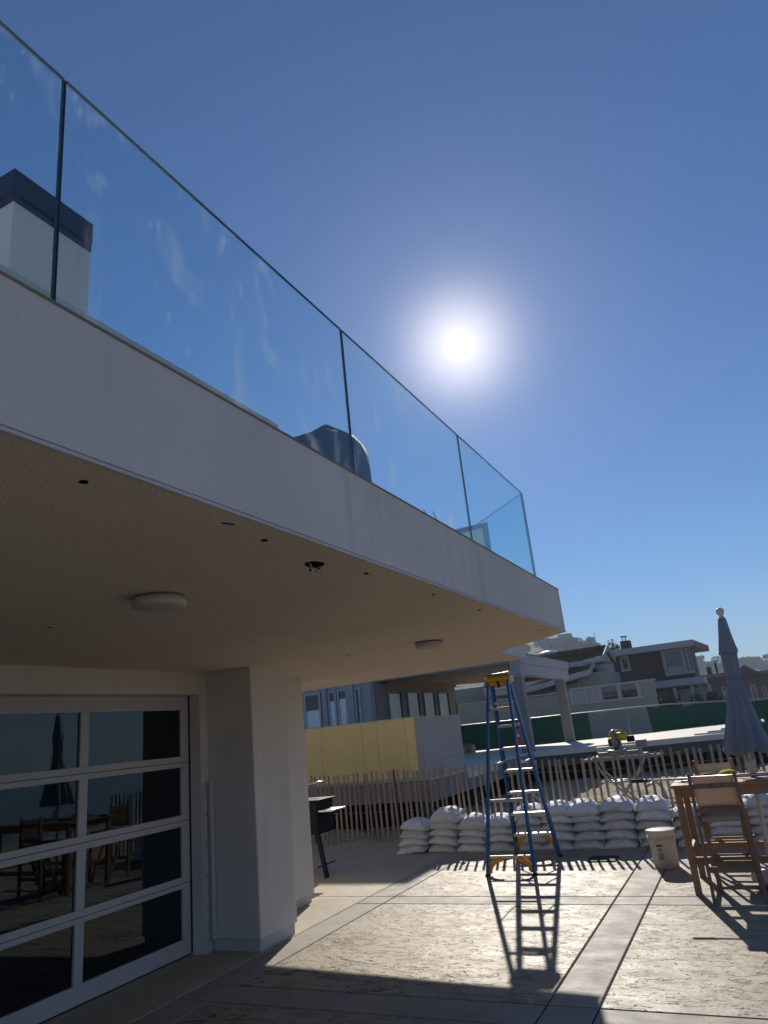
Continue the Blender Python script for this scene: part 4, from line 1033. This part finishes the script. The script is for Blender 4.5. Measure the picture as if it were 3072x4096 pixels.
MB().box(xg0, xg1, KY - .05, KY + .2, zt, zt + .14).build('guard_rail', 'trim_far', H2)
for u in (352, 448, 545, 672, 805):
    x = P(*z2(u, 620)).x; MB().box(x - .12, x + .12, KY - .03, KY + .15, zt + .14, 3.42).build('guard_post', 'trim_far', H2)
for u0, u1 in ((565, 662), (692, 795)):
    a, b = P(*z2(u0, 620)).x, P(*z2(u1, 620)).x
    MB().box(a, b, KY + .02, KY + .05, zt + .15, 3.41).build('guard_glass', 'pane_far', H2)
for u0, u1 in ((362, 440), (458, 540)):
    a, b = P(*z2(u0, 620)).x, P(*z2(u1, 620)).x
    MB().box(a, b, KY + .05, KY + .08, zt + .15, 3.41).build('guard_panel', 'far_white', H2)
# upper storey set back, with two gables facing the camera's right
KG = 58.0
Q = lambda x, y, yy=KG: at(*z2(x, y), 1, yy)
MB().box(-40, Q(600, 500).x, KG, KG + 6, 1, Q(500, 480).z).build('wall', 'siding', H2)
for (x0, x1, y0, y1) in ((215, 415, 560, 610), (435, 480, 548, 600), (485, 520, 575, 640)):
    a, b = Q(x0, y0), Q(x1, y1)
    o = MB().box(a.x - .1, b.x + .1, KG - .06, KG - .001, b.z - .1, a.z + .1).build('window', 'trim_far', H2)
    MB().box(a.x, b.x, KG - .085, KG - .061, b.z, a.z).build('pane', 'pane_far', o)
# prow gables: shingle courses between the ridge and the lower roof edge, white boards along the edges
def za(x, y, d): return at(2072 + x * .2713, 2500 + y * .2713, 1, d)
def prow(top, bot, back, courses):
    top = [za(*p) for p in top]; bot = [za(*p) for p in bot]; R_ = za(*back); A_ = top[-1]; K_ = bot[-1]
    nrm = (A_ - top[0]).cross(K_ - A_).normalized(); nrm = nrm if nrm.z > 0 else -nrm
    for k in range(courses):
        f0, f1 = k / courses, min(1.0, (k + 1.25) / courses)
        s = MB(); n = len(top)
        for i in range(n - 1):
            q = [top[i].lerp(bot[i], f0), top[i + 1].lerp(bot[i + 1], f0), top[i + 1].lerp(bot[i + 1], f1) + nrm * .10, top[i].lerp(bot[i], f1) + nrm * .10]
            s.sheet(q, 1, .05, nrm)
        s.build('shingle_course', 'roof_shingle', H2)
    for a_, b_ in list(zip(bot, bot[1:])) + [(K_, A_), (A_, R_)]:
        MB().bar(a_ + Vector((.06, -.08, -.12)), b_ + Vector((.06, -.08, -.12)), .40, .12, (0, 0, 1)).build('barge_board', 'trim_far', H2)
    inn = Vector((-.35, .35, -.25)); MB().add([A_ + inn, K_ + inn, R_ + inn, A_ + inn * 1.6, K_ + inn * 1.6, R_ + inn * 1.6], [(0, 1, 2), (3, 5, 4), (0, 3, 4, 1), (1, 4, 5, 2), (2, 5, 3, 0)]).build('gable_end', 'far_white', H2)
    bk = [p + Vector((-.2, .3, -.05)) for p in top]
    MB().add([bk[0], bk[-1], R_ + Vector((-.2, .2, 0)), bk[0] + (R_ - A_), bk[0] + Vector((0, 0, -.1)), bk[-1] + Vector((0, 0, -.1)), R_ + Vector((-.2, .2, -.1)), bk[0] + (R_ - A_) + Vector((0, 0, -.1))], [(0, 1, 2, 3), (7, 6, 5, 4), (0, 4, 5, 1), (1, 5, 6, 2), (2, 6, 7, 3), (3, 7, 4, 0)]).build('back_slope', 'roof_shingle', H2)
prow([(-900, 610, 64), (550, 408, 64), (930, 355, 64), (1305, 302, 64)], [(-900, 780, 58.6), (560, 590, 58.6), (950, 545, 58.6), (1240, 465, 61)], (1425, 500, 67), 15)
prow([(-500, 790, 60), (200, 690, 60), (735, 606, 60), (1097, 552, 60)], [(-500, 1010, 55.2), (200, 918, 55.2), (735, 762, 56.2), (1048, 668, 57.6)], (1180, 685, 62.5), 10)
# right corner bay under the gables
a, b = at(*z2(525, 430), 1, 60.5), at(*z2(610, 540), 1, 60.5)
MB().box(a.x, b.x, 60.5, 63, b.z - 1.5, a.z).build('bay_wall', 'far_white', H2)
o = MB().box(a.x + .25, b.x - .1, 60.44, 60.499, b.z, a.z - .2).build('window', 'trim_far', H2)
MB().box(a.x + .35, b.x - .2, 60.41, 60.439, b.z + .1, a.z - .35).build('pane', 'pane_far', o)
a, b = at(*z2(520, 545), 1, 60.2), at(*z2(615, 560), 1, 60.2); MB().box(a.x, b.x, 60.2, 60.49, b.z - .2, a.z).build('bay_rail', 'trim_far', H2)
v = at(*z2(537, 330), 1, 62)
MB().tube([(v.x, 62, v.z - .8), (v.x, 62, v.z + .35)], .14, 8).build('vent_pipe', 'black_metal', H2)
a = at(*z2(200, 362), 1, 64)
MB().lathe([(.02, .45), (.8, .35), (1.25, .06), (1.3, 0)], (a.x, 64, a.z - .1), 8).build('skylight', 'opal', H2, True)
o = tag(MB().tube([at(*z2(520, 305), 1, 63), at(*z2(503, 208), 1, 63)], [.035, .02], 6).build('radio_mast', 'steel'), 'thin bare mast rising above the shingled gable roof', 'mast')

# ================================================================== BROWN HOUSE
KB = 70.0
b2 = lambda x, y, yy=KB: at(*z2(x, y), 1, yy)
H3 = thing('brown_house', 'dark brown modern two storey house with flat overhanging roof and big corner window', 'house', (-6, 72, -.1))
xL, xR = b2(600, 450).x, b2(1160, 440).x
zr = b2(900, 320).z - .38
MB().box(xL - 3, xR, KB, KB + 9, -.2, zr).build('wall', 'brown_siding', H3)
for k in range(24):
    z0 = 3.6 + (zr - 3.6) * k / 24
    MB().box(xL - 3, xR + .004, KB - .03, KB - .001, z0 + .012, z0 + (zr - 3.6) / 24 - .004).build('siding_board', 'brown_siding', H3)
tl, tr = b2(630, 345), b2(1188, 270, 68.6)
MB().add([(tl.x - 4, 68.8, zr + .01), (tr.x - .35, 68.8, zr + .01), (tr.x + .5, 79, zr + .01), (tl.x - 4, 79, zr + .01), (tl.x - 4, 68.8, zr + .58), (tr.x - .35, 68.8, zr + .58), (tr.x + .5, 79, zr + .58), (tl.x - 4, 79, zr + .58)],
         [(0, 1, 2, 3), (4, 5, 6, 7), (0, 1, 5, 4), (1, 2, 6, 5), (2, 3, 7, 6), (3, 0, 4, 7)]).build('roof', 'roof_flat', H3)
MB().box(tl.x - 4, tr.x - .32, 68.74, 68.799, zr + .06, zr + .60).build('roof_fascia', 'trim_far', H3)
a, b = b2(948, 345), b2(1120, 490)
o = MB().box(a.x, xR + .05, KB - .35, KB - .031, b.z, a.z + .1).build('corner_window', 'trim_far', H3)
MB().box(a.x + .25, b.x - .1, KB - .38, KB - .351, b.z + .25, a.z - .15).build('pane', 'pane_far', o)
for k in range(3):
    q = b.x + .12 + .34 * k; MB().box(q, q + .2, KB - .375, KB - .351, b.z + .25, a.z - .15).build('pane', 'pane_far', o)
MB().box(a.x + .3, b.x - .15, KB - .395, KB - .381, b.z + .26, b.z + .75).build('window_plants', 'far_white', o)
for (x0, y0, x1, y1) in ((672, 378, 752, 468), (595, 420, 645, 475)):
    a, b = b2(x0, y0), b2(x1, y1)
    o = MB().box(a.x, b.x, KB - .12, KB - .031, b.z, a.z).build('window', 'trim_far', H3)
    MB().box(a.x + .2, b.x - .2, KB - .15, KB - .121, b.z + .2, a.z - .2).build('pane', 'pane_far', o)
# lower canopy and ground floor
a, b = b2(905, 575, 66), b2(1290, 520, 66)
MB().box(a.x - 2, b.x - .6, 66, 70, a.z - .15, a.z + .40).build('canopy_roof', 'trim_far', H3)
a = b2(1050, 600, 68)
for u in (1045, 1165, 1280):
    x = b2(u, 620, 66.3).x; MB().box(x - .14, x + .14, 66.2, 66.5, -.2, a.z + .2).build('canopy_post', 'trim_far', H3)
for u0, u1 in ((1065, 1150), (1180, 1235)):
    MB().box(b2(u0, 600, 69.9).x, b2(u1, 600, 69.9).x, 69.88, 69.96, .4, 2.9).build('door', 'far_white', H3)
# chimney
a, b = b2(685, 325, 73), b2(742, 290, 73)
cm = MB().box(a.x, b.x, 73, 74.2, zr + .585, b.z + .35).build('chimney', 'brick', H3)
MB().box(a.x + .1, b.x - .25, 73.1, 74.0, b.z + .75, b.z + .85).build('chimney_cap', 'steel', cm)
for x in (a.x + .2, b.x - .4): MB().box(x, x + .1, 73.2, 73.3, b.z + .351, b.z + .75).build('cap_leg', 'steel', cm)

# ================================================================== FAR HOUSES
def far_house(label, x0, x1, y, zt_, wallm, roof, extras=()):
    t = thing('far_house', label, 'house', ((x0 + x1) / 2, y, -.1))
    MB().box(x0, x1, y, y + 10, -.2, zt_).build('wall', wallm, t)
    if roof == 'gable':
        xm = (x0 + x1) / 2; r_ = MB().add([(x0 - .6, y - .8, zt_), (x1 + .6, y - .8, zt_), (xm, y - .8, zt_ + 1.3), (x0 - .6, y + 10.5, zt_), (x1 + .6, y + 10.5, zt_), (xm, y + 10.5, zt_ + 1.3)], [(0, 1, 2), (3, 5, 4), (0, 2, 5, 3), (1, 4, 5, 2), (0, 3, 4, 1)])
    else: r_ = MB().box(x0 - .6, x1 + .6, y - .8, y + 10.5, zt_ + .01, zt_ + .45)
    ro = r_.build('roof', 'roof_flat' if roof != 'gable' else 'roof_shingle', t)
    for k, (e0, e1, z0, z1) in enumerate(extras):
        o = MB().box(e0, e1, y - .06, y - .001, z0, z1).build('window', 'far_white', t); MB().box(e0 + .12, e1 - .12, y - .09, y - .061, z0 + .12, z1 - .12).build('pane', 'pane_far', o)
    return t, ro
yf = 100.
fx = lambda x, y=600, yy=yf: at(*z2(x, y), 1, yy).x
fz = lambda x, y, yy=yf: at(*z2(x, y), 1, yy).z
t, ro = far_house('low dark house with two chimneys seen left of the umbrella', fx(1200), fx(1440), yf, fz(1300, 515), 'far_wall', 'flat', ((fx(1355), fx(1385), .8, 3.2), (fx(1240), fx(1270), .8, 3.0)))
for x, w_, h_ in ((1295, 26, 2.0), (1347, 12, 2.6)):
    a = fx(x); ww = w_ * .6028 / FPX * yf / 1
    c_ = MB().box(a - ww / 2, a + ww / 2, yf + 2, yf + 3, fz(1300, 515) + .2, fz(1300, 515) + h_ * .72).build('chimney', 'brick', ro)
    MB().box(a - ww / 3, a + ww / 3, yf + 2.1, yf + 2.9, fz(1300, 515) + h_ * .72 + .25, fz(1300, 515) + h_ * .72 + .36).build('chimney_cap', 'steel', c_)
    MB().box(a - .1, a + .1, yf + 2.4, yf + 2.6, fz(1300, 515) + h_ * .72, fz(1300, 515) + h_ * .72 + .25).build('cap_leg', 'steel', c_)
t, ro = far_house('dark house behind the umbrella with pale garage panel', fx(1465), fx(1610), 92., fz(1500, 510, 92.), 'far_wall', 'gable', ((fx(1535, 560, 92.), fx(1575, 560, 92.), .2, 2.9),))
t, ro = far_house('grey house at the right edge with flat roof', fx(1618), fx(1800), 112., fz(1640, 490, 112.), 'far_wall', 'flat', ((fx(1640), fx(1670), .9, 2.8),))

# ================================================================== PLANTS AND HILLS
def leaf_blob(c, rx, ry, rz, n, size, seed):
    rnd = random.Random(seed); s = MB(); lob = [(Vector((rnd.gauss(0, .5), rnd.gauss(0, .5), rnd.gauss(0.1, .45))), rnd.uniform(.3, .55)) for _ in range(9)]
    for _ in range(n):
        l, r_ = lob[rnd.randrange(9)]
        d = Vector((rnd.gauss(0, 1), rnd.gauss(0, 1), rnd.gauss(0, 1))).normalized() * r_ * rnd.uniform(.55, 1.05)
        p = l + d; p = Vector((c[0] + p.x * rx, c[1] + p.y * ry, c[2] + p.z * rz))
        a = Vector((rnd.gauss(0, 1), rnd.gauss(0, 1), rnd.gauss(0, 1))).normalized(); b = a.orthogonal().normalized(); k = size * rnd.uniform(.5, 1.3)
        s.add([p - a * k, p + b * k * .45, p + a * k, p - b * k * .45], [(0, 1, 2, 3)])
    return s
def shrub(label, u, v, y, r_, h_, seed):
    p = at(u, v, 1, y); t = thing('shrub', label, 'shrub', (p.x, y, -.15), group='shrubs before the brown house')
    leaf_blob((0, 0, h_ * .62), r_, r_ * .8, h_ * .55, 1100, .13, seed).build('foliage', 'leaf', t, world=False)
    for k in range(4):
        a = k * 1.7; MB().tube([(0, 0, 0), (.25 * r_ * math.cos(a), .25 * r_ * math.sin(a), h_ * .35), (.5 * r_ * math.cos(a), .5 * r_ * math.sin(a), h_ * .65)], [.06, .045, .02], 6).build('stem', 'bark', t, world=False)
shrub('round dark shrub before the brown house wall', *z2(965, 645), 60., 1.15, 2.6, 1)
shrub('low wide shrub right of the white posts', *z2(1200, 650), 62., 1.0, 2.15, 2)
shrub('small pale shrub left of the umbrella behind the mesh fence', *z2(1290, 645), 62., .9, 2.2, 3)

def tree(label, u, vtop, y, zbase, spread, seed, n=1500, size=.5):
    p = at(u, vtop, 1, y); h_ = p.z - zbase
    t = thing('hill_tree', label, 'tree', (p.x, y, zbase), group='hazy trees on the hills')
    rnd = random.Random(seed)
    MB().tube([(0, 0, -1), (.2, 0, h_ * .3), (-.1, .1, h_ * .6), (.1, 0, h_ * .85)], [h_ * .035, h_ * .028, h_ * .018, h_ * .006], 8).build('trunk', 'bark', t, world=False)
    for k in range(5):
        a = rnd.uniform(0, 6.28); z0 = h_ * rnd.uniform(.35, .6); MB().tube([(0, 0, z0), (spread * .3 * math.cos(a), spread * .3 * math.sin(a), z0 + h_ * .15), (spread * .55 * math.cos(a), spread * .55 * math.sin(a), z0 + h_ * .25)], [h_ * .014, h_ * .01, h_ * .004], 6).build('limb', 'bark', t, world=False)
    leaf_blob((0, 0, h_ * .68), spread, spread, h_ * .34, n, size, seed).build('crown', 'leaf', t, world=False)
# hills: heightfields with a scrub surface
def hill(name, crest, depth, steps, seed):
    """crest: list of (x, y, z) along the skyline; slopes down towards the camera"""
    s = MB(); cr = []
    for (a, b) in zip(crest, crest[1:]):
        for i in range(steps): cr.append(Vector(a).lerp(Vector(b), i / steps))
    cr.append(Vector(crest[-1])); K = 14
    for p in cr:
        for k in range(K + 1):
            f = k / K; z = p.z * (1 - f) ** 1.4 * 1.0 + noise.noise((p.x * .022 + seed, p.y * .01 - f * 3, f)) * 4 * (1 - f) + noise.noise((p.x * .11, f * 9, seed)) * 1.4 - .8
            s.v.append((p.x, p.y - depth * f, z))
        s.v.append((p.x, p.y + 60, -5))
    n = K + 2
    for i in range(len(cr) - 1):
        for k in range(K): s.f.append((i * n + k, (i + 1) * n + k, (i + 1) * n + k + 1, i * n + k + 1))
        s.f.append((i * n, i * n + K + 1, (i + 1) * n + K + 1, (i + 1) * n))
    return tag(s.build(name, 'hill', smooth=True), kind='structure')
def cpts(l, y): return [tuple(at(*z2(a, b), 1, y)) for a, b in l]
HS = 2.0
c1 = cpts([(-700, 330), (-300, 300), (40, 285), (130, 262), (230, 250), (330, 258), (400, 285), (470, 305), (560, 345), (700, 430), (900, 520)], 250. * HS)
hill('hill', c1, 300, 8, 3)
c2 = cpts([(1020, 500), (1100, 470), (1180, 455), (1260, 450), (1340, 455), (1420, 470), (1480, 455), (1540, 430), (1600, 440), (1680, 470), (1780, 500), (2000, 540)], 330. * HS)
hill('hill', c2, 300, 8, 9)
def hz(l, x):
    for (a, b) in zip(l, l[1:]):
        if a[0] <= x <= b[0]: return a[2] + (b[2] - a[2]) * (x - a[0]) / (b[0] - a[0])
    return l[-1][2]
ti = 0
tl_ = [(1165, 378, 4.2), (1190, 418, 4.5), (1225, 424, 5), (1255, 415, 5), (1290, 420, 5), (1330, 414, 5), (1365, 425, 5), (1400, 440, 5), (1505, 400, 4.5), (1530, 392, 5.5), (1560, 398, 6), (1590, 412, 6), (1620, 425, 6.5), (1650, 440, 6)]
names = ['first', 'second', 'third', 'fourth', 'fifth', 'sixth', 'seventh', 'eighth']
for k, (a, b, sp) in enumerate(tl_):
    u, v = z2(a, b); p = at(u, v, 1, 322. * HS); zb = max(0, min(hz(c2, p.x) - 2.0, p.z - 13))
    lab = f'hazy hill tree, {names[k]} from the left between brown house and umbrella' if k < 8 else f'hazy hill tree, {names[k - 8]} from the left beyond the umbrella'
    tree(lab, u, v, 322. * HS, zb, sp * HS, 70 + k, 1300, .62 * HS)
for k, (a, b, sp) in enumerate(((605, 285, 2.6), (585, 310, 2.0))):
    u, v = z2(a, b); tree(['feathery tree showing between shingled gable and brown chimney', 'low tree just left of the feathery tree behind the gable'][k], u, v, 110., 0.5, sp, 200 + k, 900, .26)
for k, (a, b, sp) in enumerate(((60, 288, 4), (420, 270, 4.5), (455, 285, 3.5), (385, 268, 3.2))):
    u, v = z2(a, b); p = at(u, v, 1, 238. * HS); lab = ['bushy tree beside the balcony corner on the left hill', 'broad round tree right of the hill houses', 'last low tree on the right slope of the left hill', 'tree nestled against the hill houses'][k]
    tree(lab, u, v, 238. * HS, p.z - 15, sp * HS, 300 + k, 900, .55 * HS)
def hill_house(label, x0, y0, x1, y1, d, win):
    d *= HS; a, b = at(*z2(x0, y0), 1, d), at(*z2(x1, y1), 1, d)
    t = thing('hill_house', label, 'house', ((a.x + b.x) / 2, d, b.z - 3), group='houses on the left hill')
    MB().box(a.x, b.x, d, d + 8, b.z - 3, a.z - .5).build('wall', 'far_wall', t)
    MB().box(a.x - .6, b.x + .6, d - .8, d + 8.5, a.z - .49, a.z).build('roof', 'roof_flat', t)
    n = win
    for k in range(n):
        w0 = a.x + (b.x - a.x) * (k + .2) / n; w1 = a.x + (b.x - a.x) * (k + .8) / n
        MB().box(w0, w1, d - .1, d - .002, b.z + .2, a.z - 1.0).build('window', 'pane_far', t)
hill_house('tallest boxy house on the crest of the hazy left hill', 262, 232, 345, 262, 240., 4)
hill_house('lower house right of the tallest one on the left hill', 346, 252, 378, 280, 238., 2)
hill_house('wide low terrace house below the crest of the left hill', 215, 258, 300, 285, 234., 4)
hill_house('small house with pale roof at the left end of the hill', 140, 262, 200, 290, 236., 3)

# ================================================================== HAZE
hzb = MB().box(-1600, 1600, -1600, 1600, -8, 80).build('haze', 'hill')
nb = NB('haze_air'); pv = nb.n('ShaderNodeVolumePrincipled')
pv.inputs['Color'].default_value = (.74, .86, 1.0, 1); pv.inputs['Density'].default_value = .00058; pv.inputs['Anisotropy'].default_value = .1
nb.l(pv.outputs[0], nb.out.inputs['Volume'])
hzb.data.materials.clear(); hzb.data.materials.append(nb.m); tag(hzb, kind='stuff')
